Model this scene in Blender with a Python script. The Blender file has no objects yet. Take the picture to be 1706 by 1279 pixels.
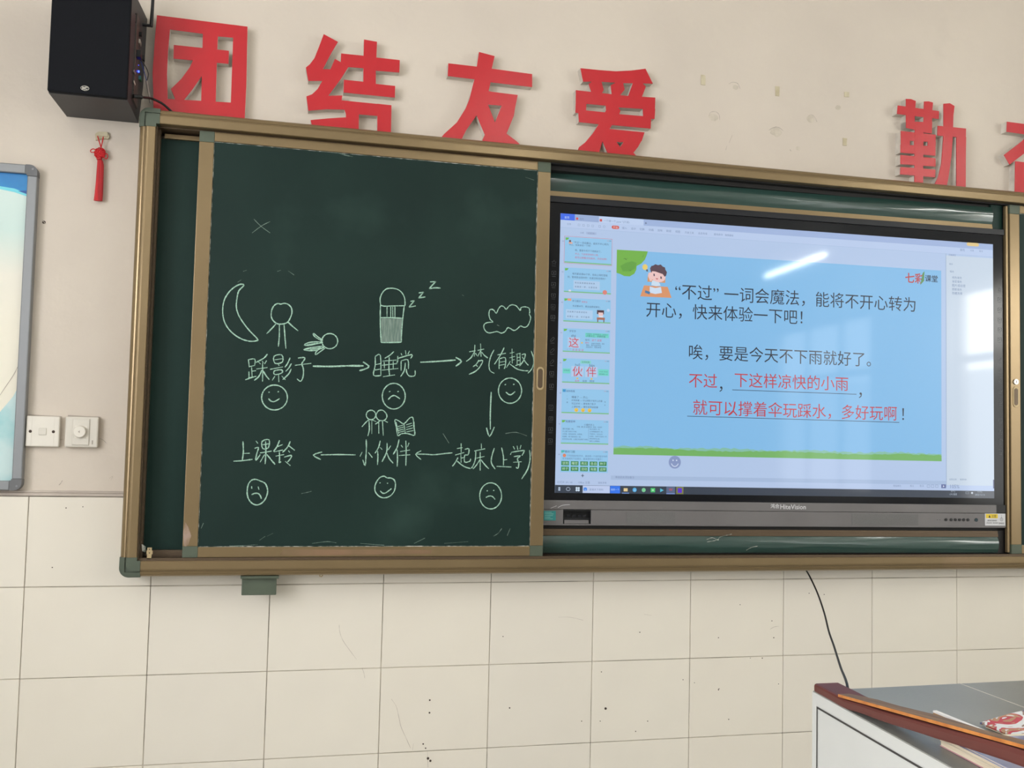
import bpy, bmesh, math, random
from mathutils import Vector, Matrix
random.seed(7)
S = bpy.context.scene
COL = S.collection
# ------------------------------------------------------------------ camera
CAM = Vector((0.6365, -3.0309, 1.4315))
R = Matrix(((0.9712, -0.2372, 0.0230), (0.0360, 0.0507, -0.9981), (0.2356, 0.9701, 0.0578)))  # image right, image down, view
F = 1668.06
rx = R[0].normalized(); fw = (R[2] - R[2].dot(rx) * rx).normalized(); dn = fw.cross(rx).normalized()
R = Matrix((rx, dn, fw))
cd = bpy.data.cameras.new('camera'); cam = bpy.data.objects.new('camera', cd); COL.objects.link(cam)
cd.sensor_width = 36; cd.lens = F * 36 / 1706; cd.clip_start = .02
m = Matrix.Identity(4)
for i in range(3):
    m[i][0] = rx[i]; m[i][1] = -dn[i]; m[i][2] = -fw[i]; m[i][3] = CAM[i]
cam.matrix_world = m
S.camera = cam
# ------------------------------------------------------------------ world, light, exposure
w = bpy.data.worlds.new('world'); S.world = w; w.use_nodes = True
w.node_tree.nodes['Background'].inputs[0].default_value = (.95, .97, 1, 1)
w.node_tree.nodes['Background'].inputs[1].default_value = .9
S.view_settings.view_transform = 'Standard'; S.view_settings.look = 'None'
S.view_settings.exposure = 0.44; S.view_settings.gamma = 1; S.view_settings.use_curve_mapping = False
XL, XR, YB, ZC = -1.6, 5.6, -9.0, 3.3          # room: left wall, right wall, back wall, ceiling
WIN_L = [(-3.9, -1.9), (-7.2, -5.0)]
WIN_R = [(-4.12, -2.1), (-7.4, -5.3)]
WZ = (1.0, 2.72)
def daylight(x, y0, y1, power, inward, z0, z1):
    l = bpy.data.lights.new('window_daylight', 'AREA'); l.shape = 'RECTANGLE'; l.size = abs(y1 - y0); l.size_y = z1 - z0
    l.energy = power; l.color = (.94, .95, 1.0) if inward > 0 else (1.0, .99, .93)
    o = bpy.data.objects.new('window_daylight', l); COL.objects.link(o)
    o.location = (x, (y0 + y1) / 2, (z0 + z1) / 2)
    o.rotation_euler = Vector((inward, 0, 0)).to_track_quat('-Z', 'Y').to_euler()
P_L, P_R, TUBE = 54, 34, 32.5       # bright sky in the upper lights, darker ground and trees in the lower
ZM = 2.08
for a, b in WIN_L: daylight(XL - .16, a, b, P_L, 1, ZM, WZ[1]); daylight(XL - .16, a, b, P_L * .7, 1, WZ[0], ZM)
for k, (a, b) in enumerate(WIN_R): daylight(XR + .16, a, b, P_R if k == 0 else P_R * .2, -1, ZM, WZ[1]); daylight(XR + .16, a, b, P_R * (.42 if k == 0 else .18), -1, WZ[0], ZM)

# ------------------------------------------------------------------ helpers
def lin(c):
    return tuple((v / 255 / 12.92 if v <= 10 else ((v / 255 + .055) / 1.055) ** 2.4) for v in c) + (1,)
def mat(name, c, rough=.6, metal=0, spec=.5, c2=None, scale=8, lo=.35, hi=.65, bump=0, bscale=60, detail=4, stretch=None, coat=0, blot=None):
    mt = bpy.data.materials.new(name); mt.use_nodes = True; nt = mt.node_tree; N = nt.nodes; L = nt.links
    b = N['Principled BSDF']; b.inputs['Base Color'].default_value = lin(c); b.inputs['Roughness'].default_value = rough
    b.inputs['Metallic'].default_value = metal; b.inputs['Specular IOR Level'].default_value = spec; b.inputs['Coat Weight'].default_value = coat
    tc = N.new('ShaderNodeTexCoord'); mp = N.new('ShaderNodeMapping'); L.new(tc.outputs['Object'], mp.inputs[0])
    if stretch: mp.inputs['Scale'].default_value = stretch
    out = None
    if c2:
        n = N.new('ShaderNodeTexNoise'); n.inputs['Scale'].default_value = scale; n.inputs['Detail'].default_value = detail; L.new(mp.outputs[0], n.inputs[0])
        r = N.new('ShaderNodeMapRange'); r.inputs[1].default_value = lo; r.inputs[2].default_value = hi; L.new(n.outputs[0], r.inputs[0])
        x = N.new('ShaderNodeMix'); x.data_type = 'RGBA'; x.inputs[6].default_value = lin(c); x.inputs[7].default_value = lin(c2)
        L.new(r.outputs[0], x.inputs[0]); L.new(x.outputs[2], b.inputs['Base Color']); out = x
    if blot:   # a second, sharper layer of marks: (colour, scale, lo, hi)
        n = N.new('ShaderNodeTexNoise'); n.inputs['Scale'].default_value = blot[1]; n.inputs['Detail'].default_value = 6; L.new(mp.outputs[0], n.inputs[0])
        r = N.new('ShaderNodeMapRange'); r.inputs[1].default_value = blot[2]; r.inputs[2].default_value = blot[3]; L.new(n.outputs[0], r.inputs[0])
        x = N.new('ShaderNodeMix'); x.data_type = 'RGBA'; x.inputs[6].default_value = lin(c); x.inputs[7].default_value = lin(blot[0])
        if out: L.new(out.outputs[2], x.inputs[6])
        L.new(r.outputs[0], x.inputs[0]); L.new(x.outputs[2], b.inputs['Base Color'])
    if bump:
        n = N.new('ShaderNodeTexNoise'); n.inputs['Scale'].default_value = bscale; n.inputs['Detail'].default_value = 3; L.new(mp.outputs[0], n.inputs[0])
        bp = N.new('ShaderNodeBump'); bp.inputs['Strength'].default_value = bump; bp.inputs['Distance'].default_value = .01
        L.new(n.outputs[0], bp.inputs['Height']); L.new(bp.outputs[0], b.inputs['Normal'])
    return mt
def emis(name, c, strength=1.0, rough=.3, glossy=True):
    mt = bpy.data.materials.new(name); mt.use_nodes = True; b = mt.node_tree.nodes['Principled BSDF']
    b.inputs['Base Color'].default_value = (.005, .005, .006, 1); b.inputs['Roughness'].default_value = rough
    b.inputs['Specular IOR Level'].default_value = .35 if glossy else 0
    b.inputs['Emission Color'].default_value = lin(c); b.inputs['Emission Strength'].default_value = strength
    if glossy: b.inputs['Coat Weight'].default_value = .8; b.inputs['Coat Roughness'].default_value = .05
    return mt
class G:
    """collects faces in world coordinates; .put() links them as one mesh object"""
    def __init__(s): s.v = []; s.f = []; s.mi = []; s.sm = []
    def add(s, vs, fs, mi=0, smooth=False):
        k = len(s.v); s.v += [tuple(p) for p in vs]
        for q in fs: s.f.append([i + k for i in q]); s.mi.append(mi); s.sm.append(smooth)
        return s
    def box(s, x0, x1, y0, y1, z0, z1, bev=0, mi=0, seg=2):
        bm = bmesh.new(); bmesh.ops.create_cube(bm, size=1)
        for v in bm.verts: v.co = Vector(((x0 + x1) / 2 + v.co.x * (x1 - x0), (y0 + y1) / 2 + v.co.y * (y1 - y0), (z0 + z1) / 2 + v.co.z * (z1 - z0)))
        if bev: bmesh.ops.bevel(bm, geom=bm.edges[:], offset=bev, segments=seg, profile=.5, affect='EDGES')
        bm.verts.index_update(); s.add([v.co for v in bm.verts], [[v.index for v in f.verts] for f in bm.faces], mi, False); bm.free(); return s
    def prism(s, poly, y0, y1, mi=0, side=None, back=True):
        """poly in (x,z), front at y0 (nearer the viewer), back at y1"""
        area = sum(poly[i][0] * poly[(i + 1) % len(poly)][1] - poly[(i + 1) % len(poly)][0] * poly[i][1] for i in range(len(poly)))
        if area < 0: poly = poly[::-1]
        n = len(poly); V = [(x, y0, z) for x, z in poly] + [(x, y1, z) for x, z in poly]
        s.add(V, [list(range(n))], mi)
        if back: s.add(V, [list(range(n, 2 * n))[::-1]], mi if side is None else side)
        s.add(V, [[(i + 1) % n, i, i + n, (i + 1) % n + n] for i in range(n)], mi if side is None else side); return s
    def flat(s, poly, y, mi=0):
        area = sum(poly[i][0] * poly[(i + 1) % len(poly)][1] - poly[(i + 1) % len(poly)][0] * poly[i][1] for i in range(len(poly)))
        if area < 0: poly = poly[::-1]
        s.add([(x, y, z) for x, z in poly], [list(range(len(poly)))], mi); return s
    def tube(s, pts, r, n=8, mi=0, cap=True, squash=None):
        pts = [Vector(p) for p in pts]; rr = r if isinstance(r, (list, tuple)) else [r] * len(pts)
        up = None; rings = []
        for i, p in enumerate(pts):
            t = (pts[min(i + 1, len(pts) - 1)] - pts[max(i - 1, 0)]).normalized()
            if up is None: up = t.orthogonal().normalized()
            up = (up - up.dot(t) * t).normalized(); sd = t.cross(up)
            rings.append([p + rr[i] * (math.cos(2 * math.pi * k / n) * up + math.sin(2 * math.pi * k / n) * sd) for k in range(n)])
        V = [v for q in rings for v in q]; Fs = []
        for i in range(len(rings) - 1):
            for k in range(n): Fs.append([i * n + k, i * n + (k + 1) % n, (i + 1) * n + (k + 1) % n, (i + 1) * n + k])
        s.add(V, Fs, mi, True)
        if cap: s.add(V, [list(range(n))[::-1], list(range((len(rings) - 1) * n, len(rings) * n))], mi)
        return s
    def disc(s, c, r, y0, y1, n=20, mi=0, rz=None):
        return s.prism([(c[0] + r * math.cos(2 * math.pi * k / n), c[1] + (rz or r) * math.sin(2 * math.pi * k / n)) for k in range(n)], y0, y1, mi)
    def ribbon(s, pts, wd, y, mi=0, closed=False, jit=.25):
        if len(pts) == 4 and closed and jit == 0:      # a straight-sided box outline
            for k in range(4):
                a, b = pts[k], pts[(k + 1) % 4]; x0, x1 = min(a[0], b[0]) - wd / 2, max(a[0], b[0]) + wd / 2; z0, z1 = min(a[1], b[1]) - wd / 2, max(a[1], b[1]) + wd / 2
                s.flat([(x0, z0), (x1, z0), (x1, z1), (x0, z1)], y, mi)
            return s
        pts = smooth(pts, closed)
        n = len(pts); V = []
        for i, p in enumerate(pts):
            a = pts[i - 1] if (i or closed) else p; b = pts[(i + 1) % n] if (i < n - 1 or closed) else p
            t = Vector((b[0] - a[0], b[1] - a[1])); t = t.normalized() if t.length else Vector((1, 0))
            q = wd / 2 * (1 + random.uniform(-jit, jit)) * (.7 if (not closed and i in (0, n - 1)) else 1)
            V += [(p[0] - t.y * q, y, p[1] + t.x * q), (p[0] + t.y * q, y, p[1] - t.x * q)]
        Fs = [[2 * i, 2 * i + 1, 2 * ((i + 1) % n) + 1, 2 * ((i + 1) % n)] for i in range(n if closed else n - 1)]
        return s.add(V, Fs, mi)
    def put(s, name, mats, parent=None, label=None, kind=None, local=False):
        me = bpy.data.meshes.new(name)
        off = Vector((0, 0, 0)) if (local or parent is None) else world_loc(parent)
        me.from_pydata([tuple(Vector(v) - off) for v in s.v], [], s.f)
        for mt in (mats if isinstance(mats, (list, tuple)) else [mats]): me.materials.append(mt)
        me.polygons.foreach_set('material_index', s.mi); me.polygons.foreach_set('use_smooth', s.sm); me.update()
        o = bpy.data.objects.new(name, me); COL.objects.link(o); o.parent = parent
        if label: o['label'] = label
        if kind: o['kind'] = kind
        return o
def world_loc(o):
    v = Vector((0, 0, 0))
    while o: v += o.location; o = o.parent
    return v
def smooth(pts, closed=False, sub=3):
    if len(pts) < 3: return [tuple(p) for p in pts]
    n = len(pts); out = []
    for i in range(n if closed else n - 1):
        p1, p2 = pts[i], pts[(i + 1) % n]
        p0 = pts[i - 1] if (i or closed) else p1; p3 = pts[(i + 2) % n] if (i + 2 < n or closed) else p2
        for k in range(sub):
            t = k / sub
            out.append(tuple(.5 * ((2 * p1[j]) + (-p0[j] + p2[j]) * t + (2 * p0[j] - 5 * p1[j] + 4 * p2[j] - p3[j]) * t * t + (-p0[j] + 3 * p1[j] - 3 * p2[j] + p3[j]) * t ** 3) for j in range(len(p1))))
    if not closed: out.append(tuple(pts[-1]))
    return out
def thing(name, label, cat, loc=(0, 0, 0), group=None):
    o = bpy.data.objects.new(name, None); COL.objects.link(o); o.location = loc; o.empty_display_size = .1
    o['label'] = label; o['category'] = cat
    if group: o['group'] = group
    return o
def tag(o, label, cat, group=None):
    o['label'] = label; o['category'] = cat
    if group: o['group'] = group
    return o
def ray(px, py): return (((px - 853) / F) * R[0] + ((py - 639.5) / F) * R[1] + R[2])
def hit(px, py, P, n):
    d = ray(px, py); return CAM + d * ((Vector(P) - CAM).dot(n) / d.dot(n))
def xz(px, py, y):
    v = hit(px, py, (0, y, 0), Vector((0, 1, 0))); return (v.x, v.z)
DA = 0.030854; DO = Vector((1.47, -.02, 0)); DU = Vector((math.cos(DA), -math.sin(DA), 0)); DN = Vector((-math.sin(DA), -math.cos(DA), 0))
def sc(px, py):                                   # a point of the photo in the display's own plane
    v = hit(px, py, DO, DN); return ((v - DO).dot(DU), v.z)

# ------------------------------------------------------------------ materials
M_wall = mat('plaster_paint', (216, 205, 191), .85, c2=(209, 198, 185), scale=2.2, bump=.2, bscale=25, blot=((190, 180, 168), 1.9, .68, .9))
M_grout = mat('dirty_grout', (104, 94, 84), .9, c2=(206, 197, 183), scale=5, lo=.36, hi=.58, detail=8)
M_tile = [mat('glazed_tile', c, .42, c2=d, scale=1.7, bump=.03, bscale=18, blot=((212, 202, 188), 3.1, .66, .9)) for c, d in (((230, 223, 209), (225, 217, 203)), ((228, 221, 208), (223, 216, 203)), ((231, 224, 210), (224, 217, 204)))]
M_side = mat('plaster_lip', (196, 185, 174), .8, c2=(160, 148, 138), scale=6)
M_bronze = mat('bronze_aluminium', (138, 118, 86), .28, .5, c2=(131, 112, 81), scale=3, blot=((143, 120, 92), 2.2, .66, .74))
M_bronze_d = mat('shaded_track_aluminium', (96, 80, 62), .4, .4)  # the frame bronze darkened, shade put into the colour
M_dark = mat('shadow_gap_black', (24, 22, 21), .6)  # near-black that paints in the shadow gap under the top rail
M_corner = mat('grey_green_plastic', (82, 92, 76), .5, c2=(74, 84, 69), scale=12)
M_board = mat('green_chalkboard', (19, 40, 36), .5, spec=.2, c2=(24, 46, 41), scale=3, blot=((46, 70, 63), 2.6, .6, .9))
M_board2 = mat('green_chalkboard_back', (17, 44, 38), .45, spec=.2, c2=(22, 49, 43), scale=3)
M_film = mat('film_wrapped_green_panel', (40, 66, 60), .16, spec=.6, c2=(50, 76, 70), scale=3, stretch=(.5, 1, 4), bump=.22, bscale=3.2, coat=.5)
M_chalk = mat('chalk', (170, 206, 186), .95, c2=(118, 154, 138), scale=300, lo=.42, hi=.66)
M_chalk_w = mat('white_chalk_dust', (214, 214, 204), .95, c2=(120, 130, 118), scale=90, lo=.4, hi=.6)
M_chalk_f = mat('chalk_shading', (128, 146, 136), .95, c2=(92, 114, 104), scale=60, stretch=(4, 1, .5))
M_dust = mat('pink_chalk_smear', (160, 138, 124), .8, c2=(136, 114, 90), scale=26, lo=.42, hi=.6)
M_worn = mat('worn_bronze_patch', (142, 112, 86), .5, .3, c2=(128, 106, 78), scale=6, lo=.4, hi=.6)
M_red = mat('red_acrylic', (194, 32, 42), .3, spec=.5, c2=(188, 31, 41), scale=4)
M_foam = mat('white_foam_edge', (226, 220, 210), .8, c2=(190, 182, 172), scale=14)
M_black = mat('black_plastic', (15, 16, 19), .45)
M_grille = mat('black_grille_cloth', (13, 15, 21), .85, spec=.25, c2=(10, 12, 17), scale=300)
M_spk = mat('dark_vinyl_cabinet', (52, 52, 54), .5, c2=(54, 54, 56), scale=160)
M_amp = mat('amplifier_panel', (66, 58, 54), .45)
M_glass = mat('black_screen_glass', (5, 8, 16), .12, spec=.32)
M_bezel = mat('dark_grey_bezel', (24, 26, 32), .4, spec=.35)
M_grey = mat('grey_display_bar', (114, 111, 111), .45, metal=.2, c2=(108, 105, 105), scale=5)
M_mesh = mat('speaker_mesh', (98, 97, 96), .6, c2=(108, 107, 106), scale=700)
M_white = mat('white_plastic', (228, 222, 210), .35, c2=(222, 216, 204), scale=10)
M_white2 = mat('aged_white_plastic', (214, 208, 196), .4)
M_alu = mat('grey_anodised_frame', (132, 134, 136), .4, .4)
M_alu_d = mat('dark_grey_plastic_corner', (100, 101, 103), .5)
M_redc = mat('red_cord', (200, 30, 36), .7)
M_tassel = mat('red_silk_tassel', (206, 34, 38), .6, c2=(160, 20, 28), scale=30, stretch=(8, 8, .4))
M_tape = mat('masking_tape', (206, 196, 168), .8, c2=(190, 178, 148), scale=30)
M_lect = mat('light_grey_steel', (206, 207, 203), .45, c2=(201, 202, 198), scale=3)
M_line = mat('dark_gap', (62, 60, 58), .7)
M_top = mat('grey_desktop_laminate', (142, 142, 136), .35, c2=(136, 136, 130), scale=4, bump=.05, bscale=200)
M_rail = mat('maroon_painted_wood', (102, 50, 44), .5, c2=(94, 45, 40), scale=12, stretch=(1, .2, 1))
M_wood = mat('worn_varnished_wood', (138, 108, 78), .55, c2=(116, 88, 66), scale=9, stretch=(12, .8, 1), blot=((92, 74, 60), 14, .55, .75))
M_orange = mat('orange_wood_edge', (206, 134, 66), .5, c2=(180, 108, 50), scale=40)
M_kraft = mat('brown_board', (184, 142, 96), .7, c2=(170, 128, 86), scale=18)
M_paper = mat('white_paper', (236, 234, 232), .7)
M_pages = mat('cream_page_edges', (232, 220, 196), .8, c2=(210, 192, 162), scale=10, stretch=(1, 1, 60))
M_rubber = mat('black_cable', (18, 17, 17), .5)
M_gcable = mat('grey_cable', (150, 140, 132), .6)
M_metal = mat('screw_metal', (190, 186, 176), .3, .8)
M_pbrass = mat('beige_clip', (176, 156, 118), .45, .3)
M_ceil = mat('ceiling_paint', (232, 230, 224), .9)
M_floor = mat('terrazzo_floor', (146, 144, 138), .4, c2=(164, 162, 155), scale=30)
M_wside = mat('side_wall_paint', (214, 212, 205), .85, c2=(206, 204, 196), scale=2)
M_scuff = mat('grey_scuff', (170, 160, 148), .9)
M_spot = mat('dark_speck', (70, 58, 50), .9)
M_patch = mat('pale_plaster_patch', (208, 198, 182), .9, c2=(194, 184, 168), scale=50)
M_mould = mat('glue_shadow', (192, 182, 172), .9, c2=(206, 197, 187), scale=50)

# ------------------------------------------------------------------ room shell
def struct(o): o['kind'] = 'structure'; return o
wall = G().box(XL - .2, XR + .2, .012, .16, -.02, ZC + .1).put('wall_front', M_wall); struct(wall)
G().box(XL, XR, .004, .0122, 0, 1.25).put('grout', M_grout, wall, 'dark and pale grout between the tiles')
struct(G().box(XL - .2, XR + .2, YB - .2, .16, -.12, -.0005).put('floor', M_floor))
struct(G().box(XL - .2, XR + .2, YB - .2, .16, ZC, ZC + .12).put('ceiling', M_ceil))
struct(G().box(XL - .2, XR + .2, YB - .2, YB, 0, ZC).put('wall_back', M_wside))
def side_wall(name, x0, x1, wins):
    g = G(); ys = [0.012]
    for a, b in sorted(wins, key=lambda t: -t[0]): ys += [b, a]
    ys.append(YB)
    for i in range(0, len(ys), 2): g.box(x0, x1, ys[i + 1], ys[i], 0, ZC)
    for a, b in wins: g.box(x0, x1, a, b, 0, WZ[0]); g.box(x0, x1, a, b, WZ[1], ZC)
    return struct(g.put(name, M_wside))
side_wall('wall_left', XL - .2, XL, WIN_L); side_wall('wall_right', XR, XR + .2, WIN_R)
nw = 0
for side, wins in ((XL - .1, WIN_L), (XR + .1, WIN_R)):
    for a, b in wins:
        nw += 1
        g = G(); t = .05
        g.box(side - .03, side + .03, a, a + t, WZ[0], WZ[1]); g.box(side - .03, side + .03, b - t, b, WZ[0], WZ[1])
        g.box(side - .03, side + .03, a, b, WZ[0], WZ[0] + t); g.box(side - .03, side + .03, a, b, WZ[1] - t, WZ[1])
        g.box(side - .025, side + .025, a, b, 2.13, 2.19)
        for k in (1, 2): yy = a + (b - a) * k / 3; g.box(side - .025, side + .025, yy - .025, yy + .025, WZ[0], WZ[1])
        struct(g.put('window_%d' % nw, M_white))
# tiles, each a part of the wall; columns spaced 0.3303, rows 0.25
def tile_mesh(mt, wd, hg):
    g = G().box(0, wd, 0, .012, 0, hg, .0012, seg=1); me = bpy.data.meshes.new('tile'); me.from_pydata(g.v, [], g.f); me.materials.append(mt); return me
TW, TH, J = .3303, .25, .0020
tm = [tile_mesh(mt, TW - J, TH - J) for mt in M_tile]
for i in range(-4, 16):
    for r_ in range(5):
        o = bpy.data.objects.new('tile', tm[(i * 7 + r_ * 3) % 3]); COL.objects.link(o); o.parent = wall
        o.location = (i * TW + J / 2, random.uniform(-.0004, .0004), 1 - r_ * TH + J / 2)
for i, wd in ((-5, None), (16, None)):
    for r_ in range(5):
        x0 = XL + .001 if i == -5 else 16 * TW + J / 2; x1 = -4 * TW - J / 2 if i == -5 else XR - .001
        me = tile_mesh(M_tile[0], x1 - x0, TH - J); o = bpy.data.objects.new('tile', me); COL.objects.link(o); o.parent = wall; o.location = (x0, 0, 1 - r_ * TH + J / 2)
g = G().box(XL, XR, -.0015, .013, 1.2515, 1.2598, .001, seg=1); g.box(XL, XR, .004, .013, 1.2598, 1.266, .002)
g.put('tile_edging', M_side, wall, 'grey plaster lip along the top of the tiles')
# marks on the upper wall
for px, py, w_, h_ in ((1172, 133, 4, 9), (1295, 152, 4, 9), (1411, 157, 5, 5), (1408, 236, 4, 7)):
    x, z = xz(px, py, .01); s_ = 1 / 545
    j = lambda: random.uniform(-.0012, .0012)
    poly = [(x - w_ * s_ + j(), z - h_ * s_ + j()), (x + w_ * s_ + j(), z - h_ * s_ + j()), (x + w_ * s_ + j(), z + j()), (x + w_ * s_ + j(), z + h_ * s_ + j()), (x - w_ * s_ + j(), z + h_ * s_ + j())]
    G().prism(poly, .0095, .013).put('tape_remnant', M_tape, wall, 'yellowed scrap of foam tape left on the wall')
for px, py, r_ in ((1226, 145, 6), (1189, 195, 9), (1293, 219, 12), (1351, 198, 9), (1397, 179, 6), (1330, 247, 5), (73, 370, 3)):
    x, z = xz(px, py, .01); rr = r_ / 545
    poly = [(x + rr * math.cos(t) * random.uniform(.8, 1.1), z + rr * .8 * math.sin(t) * random.uniform(.8, 1.1)) for t in [k * math.pi / 8 for k in range(16)]]
    G().prism(poly, .0117, .014).put('plaster_patch', M_patch if r_ > 4 else M_spot, wall)
g = G()
def mark(pts, wd, y=.0112, px=True): g.ribbon([xz(a, b, y) for a, b in pts], wd * .75, y, jit=.5)
for pts, wd in (([(1214, 140), (1220, 137), (1229, 139), (1233, 148)], .0022), ([(1181, 193), (1184, 187), (1192, 186), (1198, 191), (1199, 200)], .0018),
                ([(1281, 217), (1287, 213), (1297, 212), (1305, 218)], .002), ([(1346, 194), (1352, 191), (1358, 196), (1361, 203)], .0018),
                ([(1220, 225), (1217, 232), (1215, 238)], .0016), ([(1211, 243), (1209, 250)], .0016), ([(1316, 249), (1318, 252)], .003),
                ([(70, 366), (76, 373)], .003), ([(104, 800), (101, 805), (98, 808)], .003), ([(182, 797), (188, 793), (185, 799)], .0012),
                ([(163, 729), (172, 733), (177, 738)], .0015), ([(98, 732), (106, 732)], .0015)):
    mark(pts, wd)
for pts, wd in (([(565, 1040), (566, 1052), (571, 1066), (582, 1082), (594, 1098)], .0009), ([(603, 1112), (606, 1120), (608, 1130)], .0008),
                ([(652, 1164), (660, 1176), (664, 1192), (668, 1210), (676, 1228), (684, 1246)], .0012), ([(689, 1238), (687, 1250)], .0008), ([(712, 1250), (713, 1278)], .0015),
                ([(930, 1028), (950, 1028), (972, 1033)], .0008), ([(1073, 1023), (1086, 1025)], .0009), ([(1283, 1048), (1290, 1044), (1298, 1043)], .0012)):
    mark(pts, wd, -.0006)
g.put('scuff_marks', M_scuff, wall, 'thin scratches and stains on tiles and plaster', 'stuff')
g = G()
for px, py, r_ in ((716, 1166, 1.5), (715.5, 1187, 1.5), (705, 1239, 1.3), (709, 1246, 1.2), (713, 1263, 2.2), (717, 1267, 2), (849, 1179, 1.3), (1009, 1180, 2.2), (1066, 1053, .9), (1002, 1119, .9), (969, 1201, .9), (1000, 1201, .8), (1079, 1201, .9), (1059, 1218, .9),
                   (1197, 1062, 1), (1197, 1149, 1), (1214, 1198, 1), (1198, 1147, .8), (1157, 1137, .7), (1138, 1132, .8), (1286, 1034, 1), (1289, 1062, 1.1), (1270, 1096, 1.1), (1250, 1096, .7), (1297, 1139, .8), (1197, 1148, .8), (838, 1060, .9), (1348, 988, .9), (1373, 990, .9), (1233, 1007, .8), (110, 846, .9), (138, 844, .8), (87, 945, .9)):
    x, z = xz(px, py, -.0005); g.disc((x, z), r_ / 560, -.0009, .0005, 8)
g.put('dark_specks', M_spot, wall, 'small dark specks on the tiles', 'stuff')

# ------------------------------------------------------------------ chalkboard: outer frame and fixed back boards
X0, X1, Z0, Z1 = .257, 4.257, 1.038, 2.345
PROF = [(0, .003), (0, -.083), (.0008, -.090), (.003, -.0965), (.0065, -.101), (.011, -.1035), (.0148, -.1045), (.0153, -.1030), (.0166, -.1030), (.0172, -.1052), (.0195, -.1083), (.0225, -.1097), (.026, -.110), (.0435, -.110), (.045, -.1085), (.045, -.099), (.044, -.098), (.044, .003)]
def rail(a, b, axis, edge, sgn, prof=PROF):
    """extrude the profile along x (axis 0) or z (axis 2); edge = outer line, sgn = direction from the outer line inwards"""
    g = G(); n = len(prof); V = []
    for e in (a, b):
        for s_, y in prof: V.append((e, y, edge + sgn * s_) if axis == 0 else (edge + sgn * s_, y, e))
    g.add(V, [[i, (i + 1) % n, (i + 1) % n + n, i + n] for i in range(n)] + [list(range(n)), list(range(n, 2 * n))[::-1]])
    bm = bmesh.new(); return g
cb = thing('chalkboard', 'long wall-mounted chalkboard surround with bronze metal frame and grey-green corners', 'chalkboard', (2.257, .0, 1.038))
CS = .055
rail(X0 + CS, X1 - CS, 0, Z1, -1).put('frame_rail', M_bronze, cb)
rail(X0 + CS, X1 - CS, 0, Z0, 1).put('frame_rail', M_bronze, cb)
rail(Z0 + CS, Z1 - CS, 2, X0, 1).put('frame_rail', M_bronze, cb)
rail(Z0 + CS, Z1 - CS, 2, X1, -1).put('frame_rail', M_bronze, cb)
for cx, sx in ((X0, 1), (X1, -1)):
    for cz, sz in ((Z1, -1), (Z0, 1)):
        def arc(r, ins, n=8):
            return [(cx + sx * (ins + r - r * math.cos(t)), cz + sz * (ins + r - r * math.sin(t))) for t in [math.pi / 2 * k / n for k in range(n + 1)]]
        g = G()
        outer = [(cx, cz + sz * CS)] + arc(.026, -.0005) + [(cx + sx * CS, cz), (cx + sx * CS, cz + sz * .046), (cx + sx * .046, cz + sz * .046), (cx + sx * .046, cz + sz * CS)]
        g.prism(outer, -.1, .003)
        inner = [(cx + sx * .018, cz + sz * CS)] + arc(.018, .018) + [(cx + sx * CS, cz + sz * .018), (cx + sx * CS, cz + sz * .046), (cx + sx * .046, cz + sz * .046), (cx + sx * .046, cz + sz * CS)]
        g.prism(inner, -.112, -.099)
        mid = [(cx + sx * .004, cz + sz * CS)] + arc(.024, .004) + [(cx + sx * CS, cz + sz * .004), (cx + sx * CS, cz + sz * .014), (cx + sx * .014, cz + sz * .014), (cx + sx * .014, cz + sz * CS)]
        g.prism(mid, -.105, -.099)
        g.put('corner_piece', M_corner, cb, 'grey-green plastic corner cap')
# tracks behind the frame, top, bottom and left; their dark colours paint in shadow
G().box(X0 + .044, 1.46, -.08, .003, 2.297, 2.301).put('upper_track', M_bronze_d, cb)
G().box(1.46, X1 - .044, -.08, .003, 2.297, 2.301).box(1.46, 3.13, -.055, -.02, 2.284, 2.298).put('upper_track', M_dark, cb, 'sliding track under the top rail, painted black as a shadow gap')
G().box(X0 + .044, X1 - .044, -.097, .003, 1.082, 1.086).box(X0 + .044, X1 - .044, -.094, -.091, 1.086, 1.0895).put('lower_track', M_bronze_d, cb, 'lower track, shade put into its dark colour')
G().box(.3015, .3055, -.097, .003, 1.086, 2.297).box(.3055, .3105, -.06, -.03, 1.086, 2.297).put('side_channel', M_bronze_d, cb, 'side channel, its shade painted as dark brown')
G().box(.31, 1.452, -.034, .0, 1.106, 2.279).put('back_panel', M_board2, cb, 'fixed dark green board, left')
G().box(3.13, 4.21, -.034, .0, 1.106, 2.279).put('back_panel', M_board2, cb, 'fixed dark green board, right')
for x0, x1 in ((.32, 1.452), (3.13, 4.21)):
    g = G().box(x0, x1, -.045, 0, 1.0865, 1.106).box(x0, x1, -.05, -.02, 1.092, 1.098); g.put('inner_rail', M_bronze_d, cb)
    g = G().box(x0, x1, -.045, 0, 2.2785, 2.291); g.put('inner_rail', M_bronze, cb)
g = G().box(.327, .3385, -.094, -.088, 1.0868, 1.118).box(.325, .341, -.0935, -.088, 1.100, 1.110).disc((.3328, 1.1135), .0017, -.0946, -.093, 10, 1).disc((.3328, 1.1035), .0017, -.0946, -.093, 10, 1)
g.put('stop_clip', [M_pbrass, M_spot], cb, 'beige metal stop clip with two holes')
# chalk smear on the channel corner
G().prism([xz(a, b, -.061) for a, b in ((236, 906), (243, 910), (242, 920), (237, 918))], -.0615, -.0605).put('chalk_smear', M_chalk_w, cb)
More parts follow.
